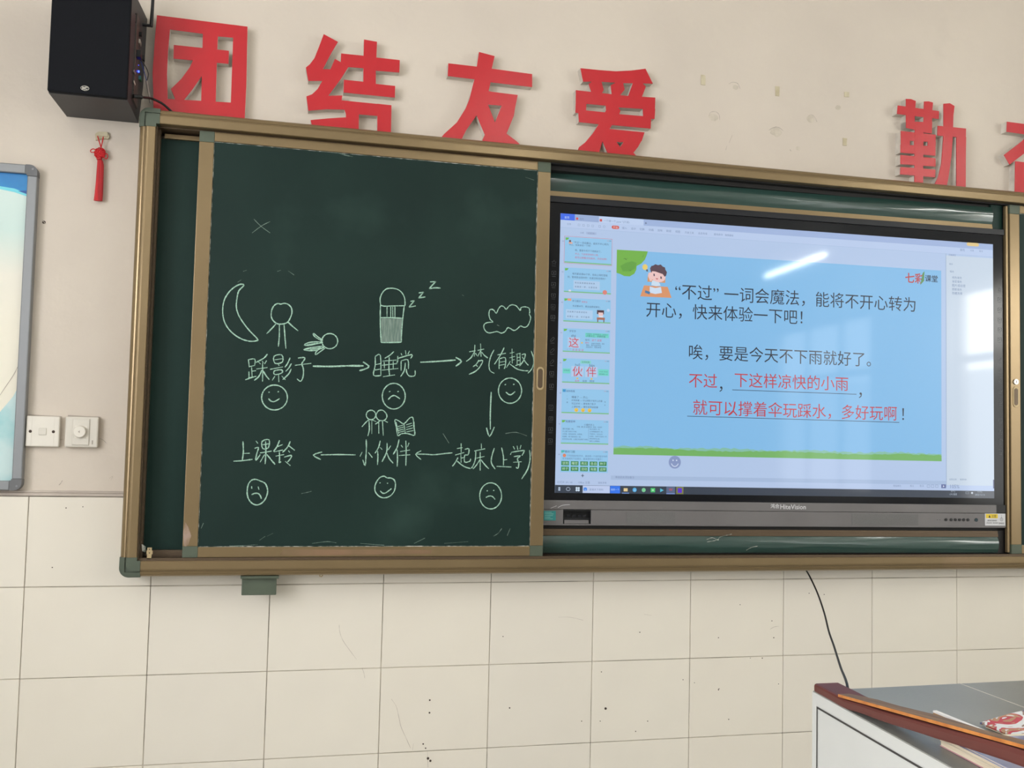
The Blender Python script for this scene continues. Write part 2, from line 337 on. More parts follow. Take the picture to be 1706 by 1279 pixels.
# green hanger bracket below the bottom rail
g = G().box(.5815, .6775, -.075, -.07, .9815, 1.0335, .002).box(.5775, .6835, -.09, -.06, 1.0295, 1.0375, .0015).box(.5815, .6775, -.07, .0, 1.031, 1.0375)
g.disc((.6305, 1.0335), .003, -.092, -.09, 10)
g.put('bracket', M_corner, cb, 'green metal bracket hanging under the bottom rail')
G().tube([xz_ + () for xz_ in [(.797, -.085, 1.039), (.7975, -.086, 1.0345), (.802, -.086, 1.0335), (.806, -.085, 1.0375)]], .0016, 6).put('screw_tip', M_pbrass, cb)
# film wrapped strips above and below the display (in the plane of the display)
def dl(u, v, z): p = DO + DU * u - DN * v; return (p.x, p.y, z)
def dbox(g, u0, u1, v0, v1, z0, z1, mi=0):
    k = [dl(u, v, z) for z in (z0, z1) for v in (v0, v1) for u in (u0, u1)]
    g.add(k, [(0, 1, 5, 4), (2, 6, 7, 3), (0, 4, 6, 2), (1, 3, 7, 5), (4, 5, 7, 6), (0, 2, 3, 1)], mi); return g
def film_strip(z0, z1, u1):
    g = G(); nu, nz = 60, 8; V = []
    for i in range(nu + 1):
        for j in range(nz + 1):
            u = -.02 + (u1 + .02) * i / nu; t = j / nz
            bul = .007 * math.sin(math.pi * t) + .0006 * math.sin(9 * u + 3.1 * t * math.pi) * math.sin(math.pi * t) + .0003 * math.sin(23 * u - 5 * t * math.pi)
            V.append(dl(u, -.001 - bul, z0 + (z1 - z0) * t))
    Fs = [[i * (nz + 1) + j, (i + 1) * (nz + 1) + j, (i + 1) * (nz + 1) + j + 1, i * (nz + 1) + j + 1] for i in range(nu) for j in range(nz)]
    return g.add(V, Fs, 0, True)
film_strip(2.2262, 2.2865, 1.594).put('filler_panel', M_film, cb, 'glossy film-covered green strip above the screen')
film_strip(1.092, 1.1460, 1.610).put('filler_panel', M_film, cb, 'glossy film-covered green strip below the screen')
g = G(); dbox(g, -.02, 1.594, -.004, .01, 2.2102, 2.2185); dbox(g, -.02, 1.594, -.002, .01, 2.2185, 2.2262); g.put('inner_trim', M_bronze, cb)
g = G(); dbox(g, -.02, 1.610, -.004, .01, 1.1455, 1.1560); dbox(g, -.02, 1.610, -.002, .01, 1.1560, 1.1655); g.put('inner_trim', M_bronze_d, cb)
g = G(); dbox(g, 1.594, 1.638, .004, .03, 2.21, 2.297); g.put('backing_panel', M_board2, cb)
g = G(); dbox(g, 1.594, 1.638, .004, .03, 1.09, 1.166); g.put('backing_panel', M_dark, cb)
g = G(); dbox(g, -.02, 1.66, .012, .016, 1.087, 2.297); g.put('rear_sheet', M_dark, cb)
g = G()
for pts in ([(1175, 898), (1185, 895), (1195, 899), (1197, 894), (1217, 889)], [(1176, 902), (1188, 900), (1196, 897)], [(1241, 916), (1250, 911), (1260, 909)]):
    P = [sc(a, b) for a, b in pts]; P = smooth(P)
    for k in range(len(P) - 1):
        a, b = P[k], P[k + 1]; g.add([dl(a[0], -.0095, a[1] - .0006), dl(b[0], -.0095, b[1] - .0006), dl(b[0], -.0095, b[1] + .0006), dl(a[0], -.0095, a[1] + .0006)], [(0, 1, 2, 3)])
g.put('film_tear', M_chalk_w, cb, 'torn bits of protective film')

# ------------------------------------------------------------------ sliding boards
def sliding(name, label, x0, keyhole_left):
    """1.04 m wide board; x0 = its left edge"""
    x1 = x0 + 1.0405; b = thing(name, label, 'chalkboard', (x0, -.088, 1.0895))
    z0, z1 = 1.0895, 2.297; rw = .040; zi0, zi1 = 1.1185, 2.270; f = -.088
    G().box(x0 + .02, x1 - .02, -.083, -.076, zi0 - .01, zi1 + .01).put('writing_surface', M_board, b)
    cs = .041
    G().box(x0, x0 + rw, f, -.074, zi0 + .002, zi1 - .004, .0015).put('frame_rail', M_bronze, b)
    G().box(x1 - rw, x1, f, -.074, zi0 + .002, zi1 - .004, .0015).put('frame_rail', M_bronze, b)
    G().box(x0 + cs, x1 - cs, f, -.074, zi1, z1, .0015).put('frame_rail', M_bronze, b)
    G().box(x0 + cs, x1 - cs, f, -.074, z0, zi0, .0015).put('frame_rail', M_bronze, b)
    for cx in (x0, x1 - rw - .001):
        for c0, c1 in ((z0, zi0 + .0025), (zi1 - .0045, z1)):
            g = G().box(cx, cx + rw + .001, f - .0008, -.074, c0, c1, .001); g.put('corner_piece', M_corner, b, 'grey-green plastic corner')
    # thin white sealant line around the writing surface
    g = G(); i = .001
    for (p, q) in (((x0 + rw + .001, zi0 + i), (x1 - rw - .001, zi0 + i)), ((x0 + rw + .001, zi0 + i), (x0 + rw + .001, zi1 - i)), ((x1 - rw - .001, zi0 + i), (x1 - rw - .001, zi1 - i)), ((x0 + rw + .001, zi1 - i), (x1 - rw - .001, zi1 - i))):
        n = 40; g.ribbon([(p[0] + (q[0] - p[0]) * k / n, p[1] + (q[1] - p[1]) * k / n) for k in range(n + 1)], .0010, -.0834, jit=.95)
    g.put('edge_seal', M_chalk_w, b, 'chalk-whitened bead of sealant along the edge')
    # recessed oval handle
    hx = x0 + rw / 2 if keyhole_left else x1 - rw / 2
    zc = 1.627
    def oval(r, h, n=10): return [(hx + r * math.cos(t), zc + h + r * math.sin(t)) for t in [math.pi * k / n for k in range(n + 1)]] + [(hx + r * math.cos(t), zc - h + r * math.sin(t)) for t in [math.pi + math.pi * k / n for k in range(n + 1)]]
    h = G().prism(oval(.0115, .024), f - .0018, f + .001).put('recessed_handle', M_pbrass, b, 'oval recessed metal finger pull')
    G().prism(oval(.0075, .022), f - .0024, f - .0010).put('recess', M_bronze_d, h)
    if keyhole_left:
        k = G().disc((hx, 1.679), .0095, f - .004, f + .001, 20).put('lock', M_metal, b, 'round silver lock')
        G().box(hx - .0009, hx + .0009, f - .0045, f - .0035, 1.675, 1.683).put('keyhole', M_spot, k)
        g = G().box(x0 - .0125, x0 - .003, -.083, -.071, z0 + .004, z1 - .004, .001); g.put('edge_lip', M_bronze, b)
    return b
sl = sliding('sliding_chalkboard', 'green sliding chalkboard covered with chalk drawings and handwriting, left of the screen', .4185, False)
sr = sliding('sliding_chalkboard', 'blank green sliding chalkboard with a round lock, cut off right of the screen', 3.121, True)
YC = -.0836
def chalk(name, label, strokes, off, s, wd=.0033, closed=False, fill=None, parent=sl, m_=None):
    g = G()
    for st in strokes:
        cl = closed or (len(st) > 3 and st[0] == st[-1]); pts = st[:-1] if (cl and st[0] == st[-1]) else st
        g.ribbon([xz(off[0] + a * s, off[1] + b * s, YC) for a, b in pts], wd, YC - random.uniform(0, .0003), closed=cl)
    o = g.put(name, m_ or M_chalk, parent, label)
    if fill:
        G().flat([xz(off[0] + a * s, off[1] + b * s, YC + .0003) for a, b in fill], YC + .0003).put('chalk_shading', M_chalk_f, o)
    return o
def circ(cx, cy, rx_, ry_=None, n=14, a0=-1.4): return [(cx + rx_ * math.cos(a0 + 2 * math.pi * k / n), cy + (ry_ or rx_) * math.sin(a0 + 2 * math.pi * k / n)) for k in range(n)] + [(cx + rx_ * math.cos(a0), cy + (ry_ or rx_) * math.sin(a0))]
def dot(x, y, d=6): return [(x - d, y + d * .4), (x, y), (x + d, y - d * .4)]
A, sA = (340, 440), .17595; B, sB = (580, 440), .18768; C_, D = (340, 640), (580, 640)
chalk('chalk_drawing', 'crescent moon in pale green chalk', [[(378, 200), (345, 190), (290, 215), (235, 265), (195, 330), (178, 400), (178, 480), (195, 550), (230, 610), (285, 665), (350, 705), (410, 725), (460, 730), (505, 722), (508, 714), (490, 690), (440, 640), (390, 580), (345, 515), (318, 460), (305, 400), (312, 320), (330, 250), (378, 200)]], A, sA)
chalk('chalk_drawing', 'standing stick figure', [[(700, 372), (670, 385), (645, 420), (635, 470), (640, 510), (665, 545), (700, 565), (750, 565), (790, 550), (815, 510), (832, 460), (825, 410), (795, 380), (760, 370), (725, 378), (700, 372)], [(680, 565), (640, 610), (592, 658)], [(795, 548), (840, 590), (890, 630)], [(713, 565), (712, 680), (703, 780)], [(757, 568), (765, 680), (775, 800)]], A, sA)
chalk('chalk_drawing', 'shadow figure lying on its side', [circ(1190, 728, 75, 72), [(1125, 720), (1080, 690), (1040, 657), (1035, 668), (1060, 695), (1120, 728)], [(1125, 738), (1060, 735), (990, 742), (950, 765), (1000, 768), (1060, 755), (1125, 742)], [(1140, 775), (1060, 782), (985, 795), (945, 808), (990, 818), (1060, 815), (1110, 795), (1140, 780)], [(960, 806), (1110, 788)], [(1000, 812), (1100, 796)], [(1145, 795), (1110, 820), (1060, 855), (1055, 840), (1080, 810), (1135, 790)], [(970, 762), (1080, 746)]], A, sA, .003)
chalk('chalk_character', 'handwritten word 踩', [[(415, 905), (480, 898), (478, 960)], [(420, 905), (428, 975)], [(428, 970), (480, 958)], [(450, 975), (455, 1065)], [(455, 1012), (492, 1008)], [(425, 1015), (425, 1085)], [(390, 1095), (440, 1075), (495, 1060)], [(600, 850), (565, 890), (490, 930)], [(515, 925), (535, 945)], [(552, 915), (560, 938)], [(592, 912), (572, 945)], [(495, 992), (600, 978)], [(553, 940), (555, 1030), (553, 1110)], [(548, 1000), (520, 1060), (475, 1100)], [(560, 1010), (590, 1060), (618, 1092)]], A, sA)
chalk('chalk_character', 'handwritten word 影', [[(662, 872), (735, 858), (742, 925), (672, 938), (662, 872)], [(668, 905), (737, 895)], [(703, 942), (710, 962)], [(625, 995), (747, 972)], [(665, 1010), (670, 1045), (735, 1030), (735, 1000), (665, 1010)], [(705, 1040), (708, 1115)], [(670, 1060), (645, 1100)], [(735, 1058), (770, 1095)], [(815, 885), (790, 940), (765, 975)], [(827, 940), (800, 985), (772, 1015)], [(825, 990), (800, 1040), (745, 1092)]], A, sA)
chalk('chalk_character', 'handwritten word 子', [[(890, 888), (955, 885), (932, 930), (925, 945), (940, 990), (938, 1060), (915, 1108), (880, 1085)], [(860, 957), (1015, 938)]], A, sA)
chalk('chalk_arrow', 'arrow pointing right in the upper row, left', [[(1030, 965), (1200, 968), (1350, 962), (1510, 962)], [(1505, 925), (1560, 965), (1530, 990), (1470, 1008)]], A, sA, .0046)
chalk('chalk_face', 'round smiling face below the first words', [circ(667, 125, 122, 118), dot(615, 75), dot(702, 70), [(610, 135), (635, 160), (670, 162), (715, 135)]], C_, sA)
chalk('chalk_drawing', 'bed with round headboard and shaded blanket', [[(287, 350), (283, 310), (300, 260), (335, 222), (380, 213), (430, 220), (470, 245), (498, 290), (505, 340), (503, 372)], [(287, 362), (320, 372), (400, 370), (503, 368)], [(287, 350), (285, 480), (288, 600), (293, 695)], [(498, 370), (485, 480), (475, 600), (472, 690)], [(293, 695), (380, 695), (472, 692)], [(290, 475), (380, 475), (490, 480)], [(345, 380), (345, 465)], [(378, 378), (378, 470)], [(395, 378), (397, 472)], [(415, 375), (415, 470)]], B, sB, fill=[(294, 482), (478, 485), (468, 688), (298, 690)])
chalk('chalk_drawing', 'three letters z rising in size', [[(553, 330), (583, 325), (584, 328), (545, 376), (548, 380), (600, 370)], [(625, 255), (666, 250), (667, 253), (628, 296), (632, 298), (685, 290)], [(727, 157), (773, 155), (774, 158), (724, 212), (730, 216), (770, 209), (820, 212)]], B, sB)
chalk('chalk_drawing', 'cloud outline', [[(1285, 512), (1262, 490), (1250, 450), (1255, 410), (1275, 400), (1295, 410), (1315, 435), (1335, 395), (1360, 370), (1385, 380), (1403, 400), (1430, 370), (1460, 360), (1495, 372), (1527, 410), (1535, 385), (1570, 378), (1605, 390), (1612, 420), (1608, 445), (1620, 470), (1612, 510), (1590, 550), (1560, 560), (1530, 548), (1500, 575), (1470, 588), (1420, 562), (1395, 595), (1360, 612), (1320, 597), (1260, 610), (1225, 598), (1205, 565), (1208, 535), (1235, 518), (1285, 512)]], B, sB, .003)
chalk('chalk_character', 'handwritten word 睡', [[(240, 820), (286, 808), (290, 990)], [(240, 820), (240, 900), (225, 985), (290, 988)], [(238, 892), (288, 882)], [(232, 940), (288, 930)], [(405, 775), (370, 808), (325, 835)], [(305, 860), (430, 850)], [(365, 825), (362, 920), (368, 990)], [(300, 897), (435, 882)], [(300, 940), (445, 925)], [(320, 868), (322, 925)], [(400, 860), (400, 925)], [(310, 998), (415, 982)]], B, sB)
chalk('chalk_character', 'handwritten word 觉', [[(470, 790), (478, 810)], [(508, 765), (514, 805)], [(545, 770), (530, 800)], [(440, 815), (440, 855), (432, 875)], [(445, 835), (565, 802), (553, 838)], [(470, 860), (470, 945)], [(470, 858), (530, 848), (535, 930)], [(507, 875), (500, 940), (465, 998)], [(518, 930), (520, 962), (545, 993), (592, 988), (594, 942)]], B, sB)
chalk('chalk_arrow', 'arrow pointing right in the upper row, right', [[(640, 870), (800, 862), (955, 850)], [(955, 827), (1005, 862), (955, 905)]], B, sB, .0042)
chalk('chalk_face', 'round frowning face below the bed words', [circ(405, 1171, 102, 114), dot(368, 1130), dot(443, 1130), [(355, 1203), (380, 1175), (410, 1165), (440, 1180), (460, 1195)]], B, sB)
chalk('chalk_character', 'handwritten word 梦', [[(1075, 777), (1130, 768)], [(1125, 715), (1120, 820)], [(1118, 780), (1090, 830), (1048, 862)], [(1130, 790), (1145, 812)], [(1150, 765), (1207, 753)], [(1175, 705), (1180, 820)], [(1175, 770), (1150, 818)], [(1185, 780), (1210, 810), (1240, 832)], [(1160, 850), (1140, 885), (1108, 910)], [(1152, 862), (1195, 855), (1170, 910), (1130, 950), (1072, 978)], [(1130, 892), (1150, 908)]], B, sB)
chalk('chalk_character', 'handwritten bracketed word 有趣', [[(1295, 760), (1265, 820), (1250, 890), (1260, 945), (1298, 968)], [(1325, 805), (1400, 790)], [(1385, 740), (1350, 810), (1298, 888)], [(1342, 842), (1340, 900), (1340, 930)], [(1342, 840), (1395, 830), (1395, 900), (1385, 928)], [(1345, 870), (1392, 862)], [(1345, 897), (1392, 888)], [(1435, 790), (1475, 780)], [(1455, 750), (1455, 800)], [(1430, 832), (1482, 817)], [(1455, 805), (1457, 880)], [(1457, 850), (1478, 846)], [(1440, 860), (1405, 918)], [(1435, 885), (1500, 930), (1560, 945), (1600, 945)], [(1488, 800), (1530, 790)], [(1500, 800), (1500, 890)], [(1525, 795), (1528, 890)], [(1500, 830), (1525, 825)], [(1500, 857), (1527, 852)], [(1485, 900), (1540, 882)], [(1540, 805), (1572, 797), (1560, 850), (1520, 905)], [(1545, 822), (1575, 870), (1600, 897)], [(1625, 770), (1645, 830), (1645, 890), (1625, 935), (1595, 968)]], B, sB, .003)
chalk('chalk_face', 'round smiling face under the dream words', [circ(1437, 1122, 103, 112), dot(1395, 1068), dot(1470, 1066), [(1400, 1135), (1440, 1160), (1482, 1130)]], B, sB)
chalk('chalk_arrow', 'arrow pointing down at the right', [[(1270, 68), (1262, 250), (1262, 400)], [(1228, 385), (1255, 462), (1298, 378)]], D, sB, .004)
chalk('chalk_drawing', 'two stick figures side by side', [circ(203, 272, 42), [(275, 232), (310, 232), (340, 265), (342, 295), (320, 320), (290, 322), (262, 310), (248, 280), (255, 255), (275, 232)], [(182, 315), (150, 345), (122, 378)], [(205, 312), (250, 332)], [(285, 320), (262, 340), (240, 355)], [(320, 322), (352, 338)], [(185, 322), (188, 400), (175, 458)], [(210, 322), (210, 440)], [(272, 340), (272, 438)], [(305, 330), (312, 455)]], D, sB, .003)
chalk('chalk_drawing', 'open book', [[(415, 315), (450, 325), (495, 350), (545, 300), (575, 298), (582, 370), (592, 450), (540, 440), (505, 435), (470, 440), (440, 455), (428, 380), (415, 315)], [(498, 350), (508, 435)], [(440, 375), (495, 360)], [(443, 392), (497, 378)], [(445, 410), (500, 396)], [(447, 427), (500, 414)], [(515, 360), (565, 345)], [(515, 382), (572, 364)], [(515, 402), (575, 387)], [(518, 422), (580, 410)], [(425, 335), (450, 440)], [(585, 330), (590, 440)]], D, sB, .003)
chalk('chalk_character', 'handwritten word 小', [[(160, 490), (162, 560), (158, 640), (150, 722), (130, 670)], [(125, 600), (105, 640)], [(180, 605), (215, 650)]], D, sB)
chalk('chalk_character', 'handwritten word 伙', [[(285, 500), (270, 560), (238, 612)], [(262, 590), (264, 650), (260, 715)], [(285, 560), (302, 580)], [(378, 545), (355, 582)], [(345, 520), (345, 580), (330, 630), (300, 688)], [(345, 610), (365, 660), (400, 700)]], D, sB)
chalk('chalk_character', 'handwritten word 伴', [[(452, 490), (435, 560), (400, 622)], [(435, 580), (438, 660), (435, 730)], [(470, 540), (485, 560)], [(540, 520), (527, 555)], [(462, 597), (548, 583)], [(450, 632), (550, 625)], [(512, 500), (515, 600), (512, 722)]], D, sB)
chalk('chalk_arrow', 'arrow pointing left in the lower row, right', [[(925, 608), (850, 615), (760, 625), (680, 620), (605, 620)], [(648, 590), (600, 622), (648, 668)]], D, sB, .003)
chalk('chalk_face', 'tilted smiling face in the bottom row', [[(320, 815), (285, 825), (255, 860), (238, 905), (240, 950), (265, 985), (300, 1005), (340, 1005), (380, 985), (410, 945), (420, 890), (410, 850), (380, 832), (345, 830), (320, 815)], dot(283, 875, 5), dot(350, 878, 5), [(285, 945), (305, 965), (330, 965), (360, 945), (385, 925)]], D, sB)
chalk('chalk_character', 'handwritten word 起', [[(965, 570), (1015, 562)], [(1003, 525), (1003, 605)], [(950, 628), (1030, 605)], [(1000, 610), (1003, 695)], [(1003, 655), (1025, 650)], [(975, 650), (950, 695), (925, 728)], [(965, 680), (1030, 730), (1090, 748)], [(1035, 578), (1072, 572), (1065, 625), (1035, 630), (1035, 690), (1080, 682), (1087, 660)]], D, sB)
chalk('chalk_character', 'handwritten word 床', [[(1182, 525), (1183, 570)], [(1120, 592), (1215, 572)], [(1133, 595), (1130, 660), (1115, 710), (1095, 745)], [(1140, 655), (1210, 640)], [(1172, 600), (1172, 765)], [(1168, 670), (1140, 715), (1108, 752)], [(1180, 670), (1210, 710), (1248, 750)]], D, sB)
chalk('chalk_character', 'handwritten bracketed word 上学', [[(1298, 565), (1275, 640), (1272, 700), (1305, 752)], [(1362, 562), (1378, 640), (1378, 722)], [(1380, 672), (1412, 667)], [(1318, 728), (1448, 734)], [(1465, 550), (1478, 577)], [(1500, 545), (1506, 580)], [(1535, 540), (1525, 575)], [(1452, 600), (1440, 625)], [(1450, 603), (1555, 587), (1560, 600), (1542, 632)], [(1470, 642), (1530, 635), (1502, 660), (1515, 700), (1508, 745), (1490, 735)], [(1465, 692), (1540, 687)], [(1610, 585), (1615, 660), (1595, 750), (1540, 840)]], D, sB)
chalk('chalk_face', 'frowning face at the lower right', [circ(1265, 990, 97, 116), dot(1235, 945, 5), dot(1292, 942, 5), [(1222, 1005), (1250, 992), (1280, 995), (1305, 1022)]], D, sB)
chalk('chalk_character', 'handwritten word 上', [[(368, 540), (372, 640), (362, 717)], [(372, 655), (432, 652)], [(278, 728), (370, 722), (458, 710)]], C_, sA)
chalk('chalk_character', 'handwritten word 课', [[(490, 535), (510, 560)], [(478, 607), (515, 598), (498, 660), (490, 720), (532, 665)], [(550, 540), (615, 525), (608, 600), (555, 607), (550, 540)], [(552, 573), (610, 563)], [(582, 540), (585, 640), (578, 755)], [(530, 650), (640, 632)], [(572, 665), (530, 738)], [(595, 665), (635, 715), (672, 758)]], C_, sA)
chalk('chalk_character', 'handwritten word 铃', [[(715, 530), (690, 590), (658, 635)], [(690, 592), (745, 570)], [(660, 640), (745, 622)], [(678, 680), (757, 665)], [(712, 635), (715, 690), (712, 742), (728, 730)], [(815, 540), (790, 595), (742, 645)], [(800, 580), (830, 603), (858, 625)], [(798, 627), (812, 645)], [(757, 690), (827, 672), (815, 707), (790, 735)], [(768, 728), (817, 770)]], C_, sA)
chalk('chalk_arrow', 'arrow pointing left in the lower row, left', [[(1435, 668), (1280, 665), (1105, 668)], [(1118, 640), (1035, 670), (1105, 712)]], C_, sA)
chalk('chalk_face', 'frowning face at the lower left', [[(525, 912), (490, 900), (455, 905), (425, 935), (410, 985), (410, 1050), (430, 1100), (460, 1130), (500, 1142), (545, 1125), (580, 1085), (600, 1030), (598, 980), (575, 935), (525, 912)], [(450, 965), (452, 988)], [(512, 968), (520, 998)], [(450, 1045), (480, 1032), (515, 1035), (535, 1060), (542, 1085)]], C_, sA)
chalk('chalk_mark', 'faint chalk cross near the top left', [[(423, 365), (435, 377), (450, 388)], [(450, 369), (436, 376), (420, 388)]], (0, 0), 1, .0018, m_=M_chalk_f)
g = G()
for pts in ([(548, 250), (574, 258), (588, 261)], [(660, 263), (668, 264)], [(432, 900), (442, 893)], [(445, 893), (455, 888)], [(822, 893), (830, 888), (836, 880)], [(845, 892), (850, 880)], [(502, 822), (512, 820), (519, 818)], [(462, 452), (468, 450)], [(480, 451), (490, 458)], [(396, 470), (402, 466)], [(405, 452), (411, 450)], [(770, 491), (773, 493)], [(828, 541), (832, 543)], [(600, 905), (640, 908)], [(740, 905), (780, 902)], [(875, 295), (890, 300)],
            [(842, 722), (860, 720), (878, 726)], [(738, 722), (748, 738)], [(690, 905), (708, 896)], [(335, 880), (339, 871)], [(520, 905), (545, 902), (560, 904)], [(382, 909), (400, 909), (430, 907)]):
    g.ribbon([xz(a, b, YC) for a, b in pts], .0014, YC, jit=.8)
g.put('chalk_specks', M_chalk_f, sl, 'stray chalk flecks and scratches', 'stuff')
G().flat([xz(a, b, -.0885) for a, b in ((306, 905), (305, 886), (309, 870), (314, 878), (319, 892), (314, 906), (308, 914))], -.0886).put('chalk_smear', M_dust, sl, 'pink chalk smear on the lower left rail')
G().flat([xz(a, b, -.0885) for a, b in ((466, 924), (472, 916), (500, 915), (660, 915), (720, 916), (718, 922), (600, 924), (500, 925))], -.0886).put('worn_patch', M_worn, sl, 'pinkish worn stretch of the bottom rail')

# ------------------------------------------------------------------ red wall characters
K = .25806
def letter(ch, label, polys, off, s=K, extra=0):
    y0, y1 = -.018, .012
    pts = [[xz(off[0] + a * s, off[1] + b * s, y0) for a, b in p] for p in polys]
    allx = [p[0] for q in pts for p in q]; o = thing('wall_character', label, 'wall lettering', ((min(allx) + max(allx)) / 2, .012, 2.35), 'red cut-out characters above the chalkboard')
    zlim = 2.3475
    pts = [[(a, max(b, zlim)) for a, b in q] for q in pts]
    g = G(); 
    for k, q in enumerate(pts): g.prism(q, y0 + .0015 + k * .00008, y1)
    g.put('foam_body', M_foam, o, 'white foam edge')
    g = G()
    for k, q in enumerate(pts): g.prism(q, y0 - k * .00012, y0 + .0014, back=False)
    g.put('face', M_red, o, 'glossy red face')
    return o
letter('tuan', 'red cut-out character 团 in a closed square, directly right of the speaker', [
    [(1013, 98), (1598, 172), (1595, 250), (1407, 235), (1310, 218), (1097, 190), (1010, 180)], [(1013, 98), (1100, 110), (1097, 190), (1085, 330), (1078, 480), (1083, 640), (1085, 760), (990, 740), (990, 600), (985, 470), (1000, 250)],
    [(1505, 160), (1598, 172), (1590, 560), (1578, 800), (1488, 790), (1490, 665), (1505, 242)], [(992, 640), (1083, 638), (1490, 662), (1582, 690), (1578, 800), (990, 760)],
    [(1122, 290), (1478, 328), (1475, 412), (1120, 378)], [(1310, 205), (1407, 225), (1400, 400), (1392, 680), (1298, 670), (1303, 490), (1305, 380)],
    [(1248, 385), (1320, 390), (1312, 470), (1303, 490), (1240, 580), (1180, 655), (1130, 650), (1128, 630), (1103, 575), (1170, 510), (1225, 435)]], (0, 0))
letter('jie', 'red cut-out character 结, second from the speaker', [
    [(540, 220), (632, 270), (590, 340), (535, 445), (585, 447), (560, 500), (530, 522), (440, 522), (432, 480), (425, 435), (450, 415), (480, 375), (510, 300)],
    [(583, 448), (612, 380), (652, 402), (700, 430), (650, 510), (567, 622), (480, 660), (430, 640), (428, 622), (465, 608), (500, 575), (532, 520), (545, 470)],
    [(428, 622), (567, 618), (660, 616), (655, 650), (690, 650), (690, 708), (560, 705), (440, 714)], [(455, 775), (560, 765), (685, 757), (690, 830), (640, 860), (470, 840)],
    [(652, 345), (798, 360), (885, 372), (1031, 388), (1028, 468), (876, 456), (795, 440), (690, 432), (650, 405)], [(800, 255), (884, 270), (876, 456), (876, 550), (795, 545), (797, 360)],
    [(670, 515), (792, 527), (877, 542), (1001, 555), (999, 630), (668, 597)], [(655, 648), (977, 680), (975, 752), (885, 748), (765, 738), (683, 735)], [(683, 650), (768, 660), (765, 870), (683, 860)], [(887, 670), (977, 680), (973, 890), (885, 880)]], (400, 0))
letter('you', 'red cut-out character 友, third from the speaker', [
    [(747, 105.3), (795, 111), (886.6, 123.4), (886.6, 145), (820, 137.3), (791, 132), (746, 126.5)], [(798, 86.5), (824, 93.4), (818, 120), (812, 151), (790, 150), (793, 120)],
    [(791, 130), (818, 134), (812, 160), (813, 175), (794, 192), (776, 218), (765, 240), (733, 240), (735, 229), (740, 223), (761, 204), (776, 180), (782, 165)], [(811, 151), (820, 153), (862.6, 158.2), (857, 185), (836, 176), (813, 174), (800, 172)],
    [(836, 175.5), (860, 168), (856, 193), (843, 224.5), (835, 245), (800, 242), (807.7, 224), (824.6, 204)], [(794, 192), (813, 174), (824.6, 204), (843, 222), (860, 234.8), (872, 246), (815, 246), (807.7, 224.5)]], (0, 0), 1)
letter('ai', 'red cut-out character 爱, fourth from the speaker, above the screen edge', [
    [(570, 130), (690, 142), (800, 150), (900, 145), (990, 133), (1037, 230), (970, 228), (840, 226), (700, 217), (587, 217)], [(622, 232), (650, 212), (705, 215), (720, 270), (703, 300), (640, 285)], [(765, 240), (800, 222), (845, 224), (855, 270), (822, 308), (772, 300)], [(910, 222), (970, 226), (992, 250), (965, 318), (878, 310)],
    [(540, 272), (700, 290), (860, 308), (1053, 320), (1050, 398), (972, 393), (818, 383), (735, 372), (608, 360), (540, 355)], [(540, 350), (608, 358), (605, 420), (537, 417)], [(972, 390), (1052, 393), (1048, 458), (975, 455)], [(733, 370), (820, 381), (815, 385), (828, 405), (815, 440), (722, 430), (735, 400)],
    [(537, 400), (605, 403), (725, 415), (815, 427), (975, 440), (1026, 445), (1022, 520), (770, 497), (690, 492), (560, 478), (556, 420), (537, 417)],
    [(690, 488), (775, 495), (755, 525), (710, 605), (680, 720), (540, 700), (560, 640), (600, 610), (650, 550)], [(755, 523), (983, 545), (965, 600), (855, 608), (710, 603)], [(855, 598), (965, 595), (940, 640), (915, 672), (870, 740), (780, 720), (790, 680), (825, 640)], [(710, 598), (800, 605), (825, 640), (870, 660), (915, 680), (960, 760), (760, 740), (735, 655)]], (820, 80))
letter('qin', 'red cut-out character 勤, right of the bare patch with tape scraps', [
    [(890, 680), (1157, 717), (1155, 768), (885, 735)], [(943, 638), (975, 639), (1007, 652), (1003, 700), (1000, 750), (1000, 832), (943, 825)], [(1060, 655), (1090, 654), (1118, 662), (1112, 720), (1110, 862), (1055, 855), (1058, 700)], [(943, 783), (1112, 790), (1110, 862), (943, 825)],
    [(910, 845), (1135, 870), (1133, 918), (910, 905)], [(908, 934), (1133, 944), (1133, 1005), (908, 985)], [(910, 900), (968, 903), (968, 938), (910, 936)], [(995, 903), (1055, 910), (1055, 948), (995, 938)], [(1083, 910), (1135, 915), (1133, 948), (1083, 946)],
    [(1000, 820), (1055, 830), (1053, 1190), (997, 1180)], [(908, 1000), (1133, 1022), (1133, 1075), (908, 1060)], [(908, 1078), (1133, 1095), (1130, 1145), (905, 1125)], [(1147, 812), (1330, 830), (1328, 890), (1145, 875)],
    [(1185, 670), (1225, 667), (1255, 685), (1248, 740), (1243, 900), (1235, 1010), (1215, 1150), (1205, 1200), (1125, 1195), (1150, 1140), (1170, 1060), (1183, 900), (1185, 800)], [(1268, 880), (1330, 885), (1328, 1000), (1327, 1220), (1268, 1210)]], (1266, 0))
letter('fen', 'red cut-out character at the far right, cut off by the edge of the view', [
    [(1595, 785), (1800, 812), (2060, 845), (2060, 915), (1800, 880), (1592, 850)], [(1790, 690), (1860, 700), (1850, 820), (1810, 880), (1720, 980), (1612, 1062), (1575, 1000), (1680, 920), (1750, 860), (1780, 800)], [(1850, 860), (1930, 960), (2080, 1040), (2030, 1110), (1900, 1040), (1800, 920)],
    [(1648, 1040), (1990, 1080), (1990, 1140), (1648, 1100)], [(1648, 1040), (1712, 1048), (1712, 1250), (1645, 1240)], [(1925, 1075), (1992, 1080), (1990, 1290), (1925, 1285)], [(1785, 1055), (1850, 1060), (1850, 1270), (1785, 1265)]], (1266, 0))

